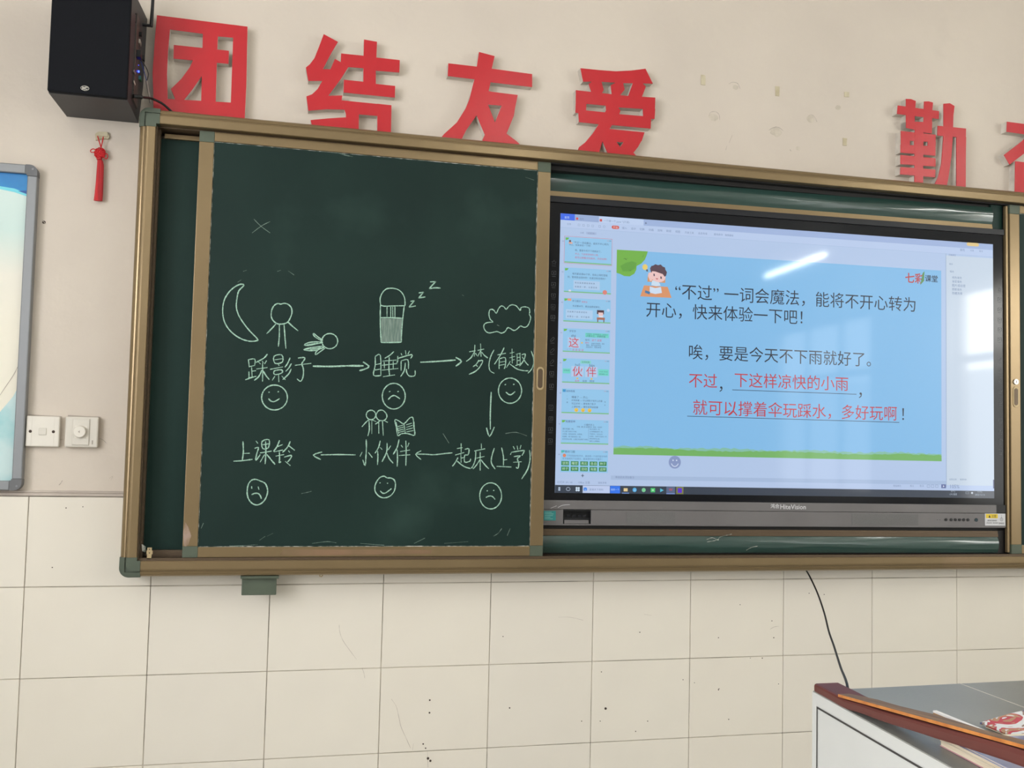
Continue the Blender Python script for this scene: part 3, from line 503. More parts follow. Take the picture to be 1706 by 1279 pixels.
# ------------------------------------------------------------------ interactive display
disp = thing('interactive_display', 'large black interactive touch screen showing a light blue lesson slide', 'screen', tuple(DO)); disp.rotation_euler.z = -DA
def dput(g, name, mats, parent=None, label=None, kind=None): return g.put(name, mats, parent or disp, label, kind, local=True)
dput(G().box(-.032, 1.638, .0, .011, 1.2, 2.2), 'housing', M_black, None)
# upper flange, glass, grey bars
dput(G().box(-.03, 1.638, -.008, .002, 2.190, 2.2098, .001), 'upper_flange', M_bezel, None, 'matt dark grey flange over the glass')
dput(G().box(-.03, 1.638, -.003, .001, 1.252, 2.188), 'glass_bezel', M_glass, None, 'glossy black glass border')
dput(G().box(-.03, 1.600, -.010, .002, 1.2265, 1.2545, .001), 'grey_bar', M_grey, None, 'upper grey metal bar')
dput(G().box(1.600, 1.640, -.008, .002, 1.2265, 1.2545, .001), 'end_cap', M_black)
lb = dput(G().box(-.03, .068, -.010, .002, 1.178, 1.2255, .001).box(.158, 1.636, -.010, .002, 1.178, 1.2255, .001).box(.068, .158, -.010, .002, 1.178, 1.182).box(-.03, 1.63, -.013, -.009, 1.1775, 1.181), 'lower_bar', M_grey, None, 'lower grey bar with grilles, ports and buttons')
SX0, SX1, SZ0, SZ1 = .0418, 1.5955, 1.2770, 2.1563
Y = -.0034
_em = {}
def E_(c, st=1.0):
    k = (c, st)
    if k not in _em: _em[k] = emis('screen_colour_%d_%d_%d' % c, c, st * .70)
    return _em[k]
BG = (178, 200, 234); SKY = (128, 188, 234)
scr = dput(G().box(SX0, SX1, Y, -.0028, SZ0, SZ1), 'screen', E_(BG), None, 'lit screen with a lesson slide and its editor window')
lay = [0]
def L_(base): return Y - .0002 * base
def rect(name, p0, p1, c, k=1, st=1.0, label=None):
    u0, z1 = sc(*p0); u1, z0 = sc(*p1)
    return dput(G().flat([(u0, z0), (u1, z0), (u1, z1), (u0, z1)], L_(k)), name, E_(c, st), scr, label)
def poly(name, pts, c, k=1, off=(0, 0), s=1, st=1.0, label=None):
    return dput(G().flat([sc(off[0] + a * s, off[1] + b * s) for a, b in pts], L_(k)), name, E_(c, st), scr, label)
def text(body, pl, pr, c, k=3, name='slide_text', label=None, parent=None, y=None, bold=0, em=True, m_=None, frame=sc, sx=1.0):
    """text stretched between two photo points (left middle, right middle)"""
    (u0, z0), (u1, z1) = frame(*pl), frame(*pr)
    cu = bpy.data.curves.new('text', 'FONT'); cu.body = body; cu.size = 1; cu.resolution_u = 2; cu.offset = bold
    o = bpy.data.objects.new('text', cu); COL.objects.link(o); bpy.context.view_layer.update()
    me = bpy.data.meshes.new_from_object(o.evaluated_get(bpy.context.evaluated_depsgraph_get())); bpy.data.objects.remove(o)
    xs = [v.co.x for v in me.vertices]; s_ = (u1 - u0) / (max(xs) - min(xs)); zc = (z0 + z1) / 2; x_ = min(xs)
    cjk = any(ord(ch) > 0x2e80 for ch in body); mid = .36 if cjk else .35
    yy = L_(k) if y is None else y
    for v in me.vertices: v.co = Vector((u0 + (v.co.x - x_) * s_, yy, zc + (v.co.y - mid) * s_ * sx))
    me.materials.clear(); me.materials.append(m_ or E_(c)); 
    o = bpy.data.objects.new(name, me); COL.objects.link(o); o.parent = parent or scr
    if label: o['label'] = label
    return o
INK = (22, 34, 56); RED = (192, 48, 64); GRY = (120, 140, 176)
# slide
us0, zs1 = sc(1027, 416); us1, zs0 = sc(1567.5, 767); zs0 = (sc(1021.5, 758)[1] + zs0) / 2; us0 = (us0 + sc(1021.5, 758)[0]) / 2
dput(G().flat([(us0, zs0), (us1, zs0), (us1, zs1), (us0, zs1)], L_(1)), 'slide_background', E_(SKY), scr)
g = G(); n = 120; top = [(us0 + (us1 - us0) * i / n, zs0 + .0175 + .002 * math.sin(i * .13) + random.uniform(0, .004)) for i in range(n + 1)]
g.flat([(us1, zs0), (us0, zs0)] + top, L_(3)); dput(g, 'grass_strip', E_((112, 178, 96)), scr)
g = G(); top = [(us0 + (us1 - us0) * i / n, zs0 + .023 + .002 * math.sin(i * .2) + random.uniform(0, .005)) for i in range(n + 1)]
g.flat([(us1, zs0), (us0, zs0)] + top, L_(2)); dput(g, 'grass_fringe', E_((130, 190, 170)), scr)
O5, s5 = (900, 340), .12903
poly('tree_blob', [(985, 590), (1385, 612), (1370, 660), (1345, 720), (1300, 770), (1240, 800), (1235, 850), (1210, 900), (1150, 935), (1080, 930), (1030, 905), (980, 888)], (112, 178, 66), 2, O5, s5)
poly('tree_shade', [(1030, 800), (1100, 760), (1180, 740), (1240, 760), (1225, 830), (1160, 870), (1060, 870)], (96, 162, 60), 3, O5, s5)
for q in ([(1062, 712), (1085, 705), (1105, 722), (1130, 692), (1108, 714), (1085, 700)], [(1140, 850), (1160, 862), (1192, 830), (1165, 855)], [(1310, 690), (1325, 680), (1330, 645), (1320, 680)]): poly('leaf_mark', q, (60, 96, 50), 4, O5, s5)
for nm, q, c, k in (('chair_back', [(1385, 915), (1612, 950), (1608, 1018), (1378, 1002)], (214, 150, 100), 2), ('desk_picture', [(1335, 1050), (1640, 1070), (1690, 1212), (1285, 1192)], (220, 150, 104), 3),
                    ('arm', [(1395, 885), (1425, 890), (1440, 985), (1415, 1000), (1385, 930)], (240, 196, 190), 3), ('shirt', [(1440, 985), (1520, 1000), (1550, 1052), (1490, 1062), (1428, 1045)], (206, 226, 244), 4),
                    ('face', [(1510 + 102 * math.cos(t), 928 + 80 * math.sin(t) + 18 * math.cos(t)) for t in [2 * math.pi * k_ / 18 for k_ in range(18)]], (240, 200, 198), 5),
                    ('hair', [(1420, 870), (1412, 830), (1430, 800), (1455, 795), (1480, 778), (1515, 790), (1550, 782), (1575, 808), (1605, 820), (1610, 850), (1630, 880), (1620, 925), (1600, 940), (1575, 905), (1530, 890), (1480, 872), (1440, 868), (1428, 890)], (84, 60, 74), 6),
                    ('eye', [(1455, 900), (1470, 900), (1474, 930), (1458, 932)], (70, 60, 84), 6), ('eye', [(1544, 935), (1562, 938), (1564, 968), (1546, 966)], (70, 60, 84), 6), ('mouth', [(1482, 958), (1518, 962), (1502, 978)], (190, 80, 90), 6),
                    ('open_book', [(1410, 1065), (1480, 1085), (1552, 1072), (1566, 1148), (1480, 1162), (1406, 1145)], (208, 226, 246), 4), ('eraser', [(1350, 1115), (1415, 1135), (1405, 1168), (1345, 1145)], (60, 120, 170), 5),
                    ('bulb', [(1348 + 34 * math.cos(t), 815 + 38 * math.sin(t)) for t in [2 * math.pi * k_ / 14 for k_ in range(14)]], (236, 206, 110), 3), ('bulb_cap', [(1358, 850), (1382, 842), (1388, 870), (1370, 875)], (90, 90, 90), 3)):
    poly(nm, q, c, k, O5, s5)
def uline(p, q):
    (u0, za), (u1, zb_) = sc(*p), sc(*q); z = (za + zb_) / 2
    return dput(G().flat([(u0, z - .0009), (u1, z - .0009), (u1, z + .0009), (u0, z + .0009)], L_(3)), 'underline', E_(INK), scr)
text('“不过” 一词会魔法，能将不开心转为', (1124, 487), (1524, 507), INK, label='first line of the slide')
text('开心，快来体验一下吧！', (1076, 517), (1336, 528), INK, label='second line of the slide')
text('唉，要是今天不下雨就好了。', (1147, 588), (1450, 598), INK, label='third line of the slide')
text('不过', (1147, 634), (1194, 635), RED, label='red words'); text('，', (1198, 640), (1203, 640), INK)
text('下这样凉快的小雨', (1223, 635), (1412, 638), RED, label='red words')
uline((1219, 652), (1426, 654)); text('，', (1430, 650), (1435, 650), INK)
text('就可以撑着伞玩踩水，多好玩啊', (1154, 680), (1493, 688), RED, label='red words')
uline((1144, 693.5), (1497, 703)); text('！', (1502, 690), (1505, 690), INK)
text('七彩', (1507, 463), (1539, 465), (188, 66, 66), label='red brush logo', bold=.02); text('课堂', (1540, 464), (1561, 465), INK, label='dark logo', bold=.012)
poly('logo_flash', [(1536, 455), (1539, 452), (1538, 468), (1532, 475)], (90, 150, 90), 4)
# editor chrome
def hbar(name, za, zb, c, k, ua=SX0, ub=SX1): return dput(G().flat([(ua, zb), (ub, zb), (ub, za), (ua, za)], L_(k)), name, E_(c), scr)
zt = SZ1
hbar('tab_bar', zt, zt - .0205, (158, 180, 222), 1); hbar('ribbon', zt - .0205, zt - .044, (184, 204, 238), 1)
hbar('home_tab', zt, zt - .0205, (52, 104, 236), 2, SX0, .0885); hbar('file_tab', zt - .001, zt - .0205, (150, 172, 214), 2, .0885, .168); hbar('open_tab', zt - .001, zt - .0205, (190, 210, 242), 2, .168, .318)
text('首页', (940, 362.5), (948, 363), (200, 220, 250)); text('稻壳', (965, 365), (972, 365.5), GRY); text('一个接一个.pptx *(只读)', (1005, 368), (1048, 370.5), GRY); text('+', (1073.6, 372), (1077, 372.2), INK)
hbar('ruler_line', zt - .044, zt - .0448, (160, 182, 220), 2)
dput(G().disc(sc(961, 364.5), .004, L_(3), L_(2.5), 12), 'tab_icon', E_((214, 70, 70)), scr)
u, z = sc(1000.5, 367.3); dput(G().flat([(u - .004, z - .004), (u + .004, z - .004), (u + .004, z + .004), (u - .004, z + .004)], L_(3)), 'tab_icon', E_((206, 84, 84)), scr)
u, z = sc(1024.7, 379); dput(G().prism([(u + sgn * .007 + .0055 * math.cos(t + (0 if sgn > 0 else math.pi)), z + .0055 * math.sin(t + (0 if sgn > 0 else math.pi))) for sgn in (1, -1) for t in [-math.pi / 2 + math.pi * k_ / 8 for k_ in range(9)]], L_(3), L_(2.5)), 'active_tab', E_((206, 76, 66)), scr)
text('开始', (1020.5, 379), (1029, 379.4), (236, 200, 200), 4)
text('文件', (944, 373.5), (951, 374), GRY)
for t_, px, py, hw in (('插入', 1039.7, 380, 4), ('设计', 1054.7, 381, 4), ('切换', 1069, 382, 4), ('动画', 1084, 383, 4), ('放映', 1098.8, 384, 4), ('审阅', 1113.3, 385, 4), ('视图', 1128.3, 386, 4), ('开发工具', 1147.6, 387.6, 7.5), ('会员专享', 1170, 389, 7.5), ('查找命令', 1196, 390.6, 7.5), ('搜索模板', 1214, 392, 7)):
    text(t_, (px - hw, py), (px + hw, py + hw * .12), GRY)
for k in range(6):
    u, z = sc(964 + k * 7.6 + (4 if k > 3 else 0), 375 + k * .6); g = G().ribbon([(u - .003, z - .003), (u + .003, z - .003), (u + .003, z + .003), (u - .003, z + .003)], .0007, L_(3), closed=True, jit=0); dput(g, 'toolbar_icon', E_(GRY), scr)
text('大纲', (966, 388), (972, 388.4), GRY); rect('pill', (976, 386.5), (993, 391.5), (164, 184, 220), 2); text('幻灯片', (979, 389), (990, 389.6), GRY)
# side panel at the right
up = sc(1575.5, 600)[0]; hbar('property_panel', zt - .050, 1.3125, (196, 212, 230), 2, up, SX1)
hbar('panel_divider', zt - .044, 1.3125, (156, 176, 206), 3, up - .002, up)
for t_, x_, y_, w_ in (('对象属性', 1579, 425, 12), ('填充', 1580, 440, 6), ('填充', 1581, 452.5, 7), ('纯色填充', 1585, 462.5, 16), ('渐变填充', 1585, 469, 16), ('图片或纹理', 1585, 475.5, 22), ('图案填充', 1585, 482, 16), ('隐藏背景', 1585, 488.5, 17), ('全部应用', 1580, 798, 12), ('重置背景', 1598, 798.3, 11), ('查找', 1598, 416.5, 8), ('分享', 1615, 417.5, 6), ('批注', 1630, 418.5, 6)):
    text(t_, (x_, y_), (x_ + w_, y_ + w_ * .05), GRY, 4)
g = G()
u, z = sc(1619.5, 407.5); dput(G().prism([(u + sgn * .018 + .006 * math.cos(t + (0 if sgn > 0 else math.pi)), z + .006 * math.sin(t + (0 if sgn > 0 else math.pi))) for sgn in (1, -1) for t in [-math.pi / 2 + math.pi * k_ / 8 for k_ in range(9)]], L_(3), L_(2.5)), 'account_pill', E_((224, 196, 130)), scr)
hbar('edge_tab', 1.3125 + .028, 1.3125 - .002, (60, 70, 120), 4, SX1 - .004, SX1)
# notes and status rows
zb = sc(924, 808.6)[1]; un = sc(1017, 795)[0]
hbar('notes_row', 1.3275 + .006, 1.3145 + .006, (166, 188, 222), 2, un, up - .002); hbar('status_row', 1.3195, 1.3015, (180, 200, 234), 3)
text('单击此处添加备注', (1024.5, 794.6), (1056, 795), GRY, 4)
text('幻灯片 39 / 45', (928, 803), (953, 803.3), GRY, 4); text('Office 主题', (963, 803.5), (982, 803.7), GRY, 4); text('缺失字体', (996, 804), (1010, 804), GRY, 4)
text('智能美化', (1487, 809), (1500, 809), GRY, 4); text('备注', (1515, 809), (1521, 809), GRY, 4); text('批注', (1531, 809), (1538, 809), GRY, 4); text('105%', (1582, 810), (1597, 810), GRY, 4)
for px in (1545.7, 1552.5, 1559.5):
    u, z = sc(px, 809.5); dput(G().ribbon([(u - .005, z - .004), (u + .005, z - .004), (u + .005, z + .004), (u - .005, z + .004)], .001, L_(4), closed=True, jit=0), 'view_icon', E_(GRY), scr)
u, z = sc(1570.8, 809.7); dput(G().flat([(u - .009, z - .0065), (u + .009, z - .0065), (u + .009, z + .0065), (u - .009, z + .0065)], L_(4)), 'play_button', E_((92, 106, 160)), scr); dput(G().flat([(u - .0025, z - .0035), (u + .0035, z), (u - .0025, z + .0035)], L_(5)), 'play_mark', E_((214, 222, 240)), scr)
# taskbar
TZ1 = 1.3015
hbar('taskbar', TZ1, SZ0, (44, 56, 74), 4)
O7, s7 = (900, 660), .16422
def t7(x, y=944): u, z = sc(O7[0] + x * s7, O7[1] + y * s7); return u, (TZ1 + SZ0) / 2
def tb(name, x0, x1, c, k=5, h=.0115, dz=0):
    u0, z = t7(x0); u1, _ = t7(x1); return dput(G().flat([(u0, z - h + dz), (u1, z - h + dz), (u1, z + h + dz), (u0, z + h + dz)], L_(k)), name, E_(c), scr)
for dx in (-9, 1):
    for dz in (-.003, .003): 
        u, z = t7(190 + dx); w0 = t7(198 + dx)[0] - u; dput(G().flat([(u, z + dz - .0025), (u + w0, z + dz - .0025), (u + w0, z + dz + .0025), (u, z + dz + .0025)], L_(5)), 'start_pane', E_((196, 214, 240)), scr)
u, z = t7(280); dput(G().ribbon([(u + .0062 * math.cos(t), z + .005 * math.sin(t)) for t in [2 * math.pi * k_ / 12 for k_ in range(12)]], .0013, L_(5), closed=True), 'task_view_icon', E_((190, 206, 230)), scr)
u, z = t7(376); g = G()
for a, b in ((-1, -1), (1, -1), (-1, 1), (1, 1)): g.disc((u + a * .0034, z + b * .0034), .0035, L_(5), L_(4.5), 10)
dput(g, 'clover_icon', E_((206, 226, 246)), scr)
tb('search_box', 427, 702, (190, 206, 240)); tb('search_button', 705, 806, (38, 116, 240))
def tt(body, x0, x1, c): u = None; return text(body, (O7[0] + x0 * s7, O7[1] + 946 * s7), (O7[0] + x1 * s7, O7[1] + 946 * s7), c, 6)
tt('· 爱搜天下资料', 482, 635, GRY); tt('搜索一下', 712, 798, (180, 208, 250))
def ball(x, r, c, k=6, name='task_icon'): u, z = t7(x); return dput(G().disc((u, z), r, L_(k), L_(k - .5), 14), name, E_(c), scr)
ball(453, .006, (60, 136, 236)); ball(953, .0068, (80, 176, 232)); ball(1045, .0066, (120, 206, 150))
tt('e', 446, 462, (220, 236, 255)); tt('e', 945, 962, (220, 236, 255))
tb('folder_icon', 842, 882, (232, 206, 150), 6, .005); tb('underline', 825, 898, (120, 160, 230), 6, .0012, -.0105); tb('task_icon', 1116, 1160, (70, 200, 110), 6, .0066); tb('task_icon', 1128, 1148, (190, 240, 200), 7, .002)
u, z = t7(1212); dput(G().flat([(u, z - .006), (u + .012, z), (u, z + .006)], L_(6)), 'play_icon', E_((84, 190, 220)), scr)
tb('task_slot', 1275, 1362, (84, 100, 136), 5); tb('underline', 1275, 1362, (130, 160, 230), 6, .0012, -.0105); tt('W', 1300, 1338, (220, 70, 60))
tb('task_slot', 1375, 1448, (120, 124, 64), 5); tb('task_icon', 1390, 1432, (92, 40, 206), 6, .0075)
text('31℃', (1583, 818), (1590, 818), (176, 190, 206), 6); text('CPU温度', (1580.5, 823), (1593, 823), (176, 190, 206), 6); text('10:42', (1627, 818.3), (1635, 818.3), (176, 190, 206), 6); text('2022/12/14', (1623, 823.7), (1639, 823.7), (176, 190, 206), 6)
u, z = sc(1618, 820.8); dput(G().flat([(u - .005, z), (u, z - .004), (u + .005, z), (u, z + .004)], L_(6)), 'tray_icon', E_((200, 212, 226)), scr)
u, z = sc(1610, 820.5); dput(G().ribbon([(u - .006, z - .003), (u + .006, z - .003), (u + .006, z + .003), (u - .006, z + .003)], .001, L_(6), closed=True, jit=0), 'tray_icon', E_((150, 164, 180)), scr)
# grey smiling button
u, z = sc(1123.4, 769.7); sm = dput(G().disc((u, z), .0205, L_(5), L_(4.5), 28), 'round_button', E_((134, 152, 196)), scr, 'grey smiling round button')
g = G().disc((u - .006, z + .006), .0024, L_(6), L_(5.5), 10).disc((u + .006, z + .006), .0024, L_(6), L_(5.5), 10).ribbon([(u - .012, z - .004), (u - .007, z - .011), (u, z - .0135), (u + .007, z - .011), (u + .012, z - .004)], .0025, L_(6), jit=0)
dput(g, 'smile', E_((214, 226, 248)), scr)
# thumbnails
th = [((941.9, 394.5), (1014.8, 442.0)), ((941.3, 445.5), (1013.8, 490.5)), ((940.3, 496), (1012.6, 539)), ((939, 546.5), (1012, 589)), ((937.8, 596.5), (1011.2, 639.8)), ((937.4, 647), (1010.2, 690)), ((936, 698.3), (1009.6, 740.5)), ((935.3, 749), (1009, 787.5))]
tu0, tu1 = .0575, .2120
for k, (a, b) in enumerate(th):
    z1, z0 = sc(*a)[1], sc(*b)[1]; h = z1 - z0
    T = lambda u_, v_: (tu0 + (tu1 - tu0) * u_, z1 - h * v_)
    q = dput(G().flat([T(0, 1), T(1, 1), T(1, 0), T(0, 0)], L_(2)), 'slide_thumbnail', E_((146, 200, 238)), scr, 'thumbnail %s' % ['with a red border', 'with a pale text box', 'with a girl at a desk', 'with one red character', 'with two red characters', 'with yellow faces', 'with a two-column poem', 'with green word buttons'][k])
    def tr(u0_, v0_, u1_, v1_, c, kk=3, nm='thumbnail_block'): dput(G().flat([T(u0_, v1_), T(u1_, v1_), T(u1_, v0_), T(u0_, v0_)], L_(kk)), nm, E_(c), scr)
    def tx(body, u0_, v_, u1_, c=(70, 90, 120), kk=4):
        cu = lambda *p: p; text(body, T(u0_, v_), T(u1_, v_), c, kk, 'thumbnail_text', frame=lambda a_, b_: (a_, b_))
    dput(G().flat([T(.015, .03), T(.09, .03), T(.07, .1), T(.03, .13), T(.015, .12)], L_(3)), 'thumbnail_leaf', E_((110, 184, 76)), scr)
    if k < 7: tr(0, .955, 1, 1, (120, 190, 130))
    tx('七彩', .89, .06, .935, (200, 90, 90)); tx('课堂', .94, .06, .985, (70, 80, 110))
    if k == 0:
        dput(G().ribbon([T(-.008, -.02), T(1.008, -.02), T(1.008, 1.02), T(-.008, 1.02)], .0009, L_(3), closed=True, jit=0), 'selection_border', E_((206, 100, 110)), scr)
        tx('“不过”一词会魔法，能将不开心转为', .18, .2, .93); tx('开心，快来体验一下吧！', .09, .3, .55); tx('唉，要是今天不下雨就好了。', .22, .5, .78); tx('不过，下这样凉快的小雨，', .22, .64, .72, (200, 80, 110)); tx('就可以撑着伞玩踩水，多好玩啊！', .22, .78, .9, (200, 80, 110)); tr(.09, .12, .13, .2, (90, 60, 80)); tr(.08, .2, .16, .26, (226, 170, 150))
    elif k == 1:
        tx('每天都说满40个字，自由上网吃雪糕', .17, .24, .92); tx('到，警戒是出现好的！也是怎样觉得的？', .07, .38, .88); tr(.2, .5, .76, .86, (176, 206, 238)); tx('有 玩 童 美 满 是 美 味 来', .23, .6, .65); tx('有 美 是 一 样 ， 也 是 觉 来', .23, .76, .7); dput(G().disc(T(.87, .93), .0075, L_(4), L_(3.5), 12), 'thumbnail_badge', E_((222, 130, 120)), scr)
        tr(.1, .9, .15, .97, (220, 220, 240), 4)
    elif k == 2:
        tx('学习提示', .18, .12, .36); tx('用想法', .38, .14, .5, (200, 90, 110)); tx('先读第49节，再自由朗读课文。', .19, .33, .78); tr(.05, .48, .62, .87, (176, 208, 240)); tx('月 如 果 子 自 愿 讲 给 你', .08, .58, .5); tx('就 要 去 一 起 ， 听 不 能 停', .08, .78, .55)
        tr(.71, .45, .86, .62, (80, 50, 60)); tr(.74, .55, .84, .68, (236, 200, 200), 4); tr(.71, .76, .88, .86, (170, 110, 90)); tr(.72, .86, .74, .96, (120, 80, 70)); tr(.85, .86, .87, .96, (120, 80, 70)); tr(.75, .68, .84, .76, (220, 226, 240))
        tr(.08, .02, .16, .12, (230, 160, 130)); dput(G().disc(T(.95, .44), .005, L_(4), L_(3.5), 12), 'thumbnail_badge', E_((190, 214, 244)), scr)
    elif k == 3:
        tx('学写字', .13, .12, .27); tx('zhè', .17, .3, .27); tr(.1, .38, .36, .82, (178, 204, 236)); tx('这', .125, .6, .335, (210, 60, 70)); tr(.47, .16, .97, .34, (110, 214, 200)); tx('书写要领：先写里面的文，后写走之', .49, .21, .95); tx('点要对正，捺要舒展', .49, .29, .9)
        tx('组词：', .47, .46, .57); tx('这个 这里', .61, .46, .82, (200, 70, 100)); tx('造句：', .47, .58, .56, (200, 70, 100)); tx('这里的风景真好，我很', .6, .6, .88); tx('喜欢，我们这些学生。', .49, .68, .82); tx('这些孩子，很有本领。', .49, .76, .82); tr(.385, .56, .42, .62, (232, 190, 90)); tx('丶 亠 文 这 这 这', .08, .9, .44, (200, 70, 100))
    elif k == 4:
        tr(.38, .07, .6, .19, (130, 214, 200)); tx('左窄右宽', .41, .13, .57); tx('huǒ', .27, .25, .37); tx('bàn', .57, .25, .68)
        tr(.19, .31, .45, .74, (178, 204, 236)); tr(.48, .31, .74, .74, (178, 204, 236)); tx('伙', .215, .53, .425, (206, 66, 80)); tx('伴', .505, .53, .715, (206, 66, 80)); tr(.01, .42, .17, .62, (110, 214, 200)); tr(.76, .4, .98, .66, (110, 214, 200)); tx('左窄右宽', .03, .5, .15); tx('左窄右宽，撇要穿插', .78, .5, .96); tx('横短竖要长一些', .78, .6, .96)
        tr(.3, .78, .34, .84, (232, 190, 90)); tr(.6, .78, .64, .84, (232, 190, 90)); tx('伙伴', .27, .91, .36, (206, 66, 90)); tx('伙房', .43, .91, .52); tx('同伴', .58, .91, .68)
    elif k == 5:
        tx('结构梳理', .09, .1, .27, (40, 60, 110)); tr(.02, .03, .08, .14, (60, 150, 210), 4)
        for j, (a_, b_) in enumerate((('睡着了 — 开心', .55), ('时常踩着 — 可以踩影子很开心的事', .86), ('玩正好时 — 要有两个影子', .72), ('上课铃响 — 要听老师讲故事', .77))): tx(a_, .21, .34 + j * .13, b_)
        tx('一', .1, .3, .12); tx('个', .1, .43, .13); tx('接', .1, .56, .13); tx('快', .9, .5, .93); tx('乐', .9, .63, .93)
        for j in (0, 1, 2): dput(G().disc(T(.31 + j * .14, .86), .0062, L_(4), L_(3.5), 14), 'yellow_face', E_((240, 196, 70)), scr); tr(.3 + j * .14, .88, .33 + j * .14, .895, (150, 100, 60), 6)
    elif k == 6:
        tx('拓展延伸', .09, .08, .29, (70, 60, 110)); tx('小猫在井上', .48, .2, .7); tx('作者  [美] 金·普雷契夫  选自 《读诗》', .33, .29, .86); tr(.575, .34, .58, .86, (110, 140, 180))
        for j in range(5): tx(['我们吃着一吨，', '天上落下来的小水滴，', '水在唱，雪花似的轻，松柴堆，', '拉拽呢，两只猫知道在一起。', '松木的木头堆，让我们消消夜下去吧。'][j], .03, .39 + j * .105, [.27, .33, .45, .42, .57][j])
        for j in range(6): tx(['我们吃着你一吨，', '从空飘飘着落的一吨，', '不知吃光，去过山间。', '拉拽呢，又看你们拉着你一吨。', '黑色的伸进山里。', '她家上山慢慢地。'][j], .6, .38 + j * .098, [.82, .88, .88, .97, .82, .82][j])
    else:
        tx('教材习题', .09, .08, .3, (50, 90, 120)); tr(.02, .02, .08, .1, (60, 180, 190), 4); dput(G().disc(T(.08, .25), .0055, L_(4), L_(3.5), 12), 'thumbnail_badge', E_((224, 130, 96)), scr); tx('下列词语中生字多，谁连成一个龙的语文中的', .13, .26, .98, (90, 120, 160)); tx('生字组成的下边语文，看谁用时间少还最多！', .04, .39, .88, (90, 120, 160))
        for r_ in (0, 1):
            for c_ in range(5): tr(.02 + c_ * .198, .5 + r_ * .25, .18 + c_ * .198, .69 + r_ * .25, (40, 130, 70), 3, 'word_button'); tx([['该到', '睡觉', '再见', '各自', '种子'], ['样子', '伙伴', '活动', '有趣', '这样']][r_][c_], .04 + c_ * .198, .595 + r_ * .25, .16 + c_ * .198, (200, 232, 206), 5)
    text(['39', '40', '41', '42', '43', '44', '45', '46'][k], (a[0] - 6, a[1] + 7.5), (a[0] - 3, a[1] + 7.6), GRY, 4)
text('+', (967.5, 792), (972.5, 792), INK, 4)
# touch icons in the glass border
ic = dput(G(), 'touch_icons', M_black) if False else None
M_icon = mat('printed_grey_icon', (84, 88, 92), .5)
def icon(u, z, kind):
    g = G(); w_ = .0009; yy = -.0033
    if kind == 0: g.ribbon([(u + r_ * math.sin(t), z + r_ * math.cos(t)) for t, r_ in [(math.pi * k_ / 5, .0085 if k_ % 2 == 0 else .0038) for k_ in range(10)]], w_, yy, closed=True, jit=0) if False else [g.add([(u + ra * math.sin(ta), yy, z + ra * math.cos(ta)), (u + rb * math.sin(tb_), yy, z + rb * math.cos(tb_)), (u + (rb - w_) * math.sin(tb_), yy, z + (rb - w_) * math.cos(tb_)), (u + (ra - w_) * math.sin(ta), yy, z + (ra - w_) * math.cos(ta))], [(0, 3, 2, 1)]) for ta, ra, tb_, rb in [(math.pi * k_ / 5, .0085 if k_ % 2 == 0 else .0042, math.pi * (k_ + 1) / 5, .0042 if k_ % 2 == 0 else .0085) for k_ in range(10)]]
    elif kind == 1:
        for a_, b_, c_, d_ in ((-.007, -.006, .007, -.005), (-.007, .005, .007, .006), (-.007, -.006, -.006, .006), (.006, -.006, .007, .006)): g.flat([(u + a_, z + b_), (u + c_, z + b_), (u + c_, z + d_), (u + a_, z + d_)], yy)
        g.disc((u, z), .0018, yy, yy + .0002, 8)
    else:
        g.ribbon([(u - .005, z - .006), (u - .006, z - .002), (u + .002, z + .007), (u + .006, z + .003), (u - .002, z - .005)], w_, yy, closed=True, jit=0)
    g.flat([(u - .006, z - .0115), (u + .006, z - .0115), (u + .006, z - .0105), (u - .006, z - .0105)], yy)
    dput(g, 'touch_icon', M_icon, None)
zi = [sc(921.7, y_)[1] for y_ in (437.4, 454.8, 473.5, 492.3, 510.3, 528.4, 565.8, 584.5, 603.2, 622, 643, 677.7, 697, 715, 734)]
for k, z in enumerate(zi): icon(.0238, z, 0 if k == 0 else (2 if k in (6, 7, 8) else 1)); icon(1.6215, z, 0 if k == 0 else (2 if k in (6, 7, 8) else 1))
# lower bar details
zl = 1.2015
dput(G().box(.068, .158, .0, .001, 1.18, 1.226).box(.07, .156, -.009, .0, 1.2215, 1.2245).box(.068, .070, -.009, 0, 1.18, 1.226).box(.156, .158, -.009, 0, 1.18, 1.226), 'port_recess', M_black, lb, 'open port recess')
dput(G().box(.072, .150, -.012, -.001, 1.1825, 1.1935, .001), 'recess_flap', M_grey, lb)
for k, u in enumerate((.082, .100, .118, .134)): dput(G().box(u, u + .010, -.002, .0, 1.2025, 1.209), 'port', M_bezel, lb)
for u0, u1 in ((.275, .436), (1.055, 1.300)): dput(G().box(u0, u1, -.0106, -.009, 1.184, 1.2205), 'speaker_grille', M_mesh, lb, 'fine perforated speaker grille')
for px in (1558.5, 1562.8): u, z = sc(px, 863); dput(G().disc((u, 1.2025), .0012, -.0108, -.009, 8), 'indicator_hole', M_black, lb)
for px in (1572.7, 1581.2, 1588.2, 1595.2, 1602.2, 1609.2): u, z = sc(px, 862); dput(G().disc((u, 1.2035), .0048, -.0125, -.009, 16), 'button', M_black, lb)
u, z = sc(1623, 862); dput(G().disc((u, 1.2035), .0062, -.0115, -.009, 16), 'infrared_window', mat('dark_blue_lens', (26, 50, 58), .15), lb)
st = dput(G().box(*[sc(1637.4, 860)[0], sc(1671, 860)[0]], -.0112, -.009, 1.1845, 1.2255), 'warning_sticker', mat('white_sticker', (206, 206, 208), .5), disp, 'white warning sticker with yellow heading')
M_yel = mat('yellow_print', (226, 196, 52), .5); M_ink = mat('black_print', (44, 44, 46), .6)
u0 = sc(1638.8, 860)[0]; u1 = sc(1658.6, 860)[0]; uE = sc(1670.8, 860)[0]
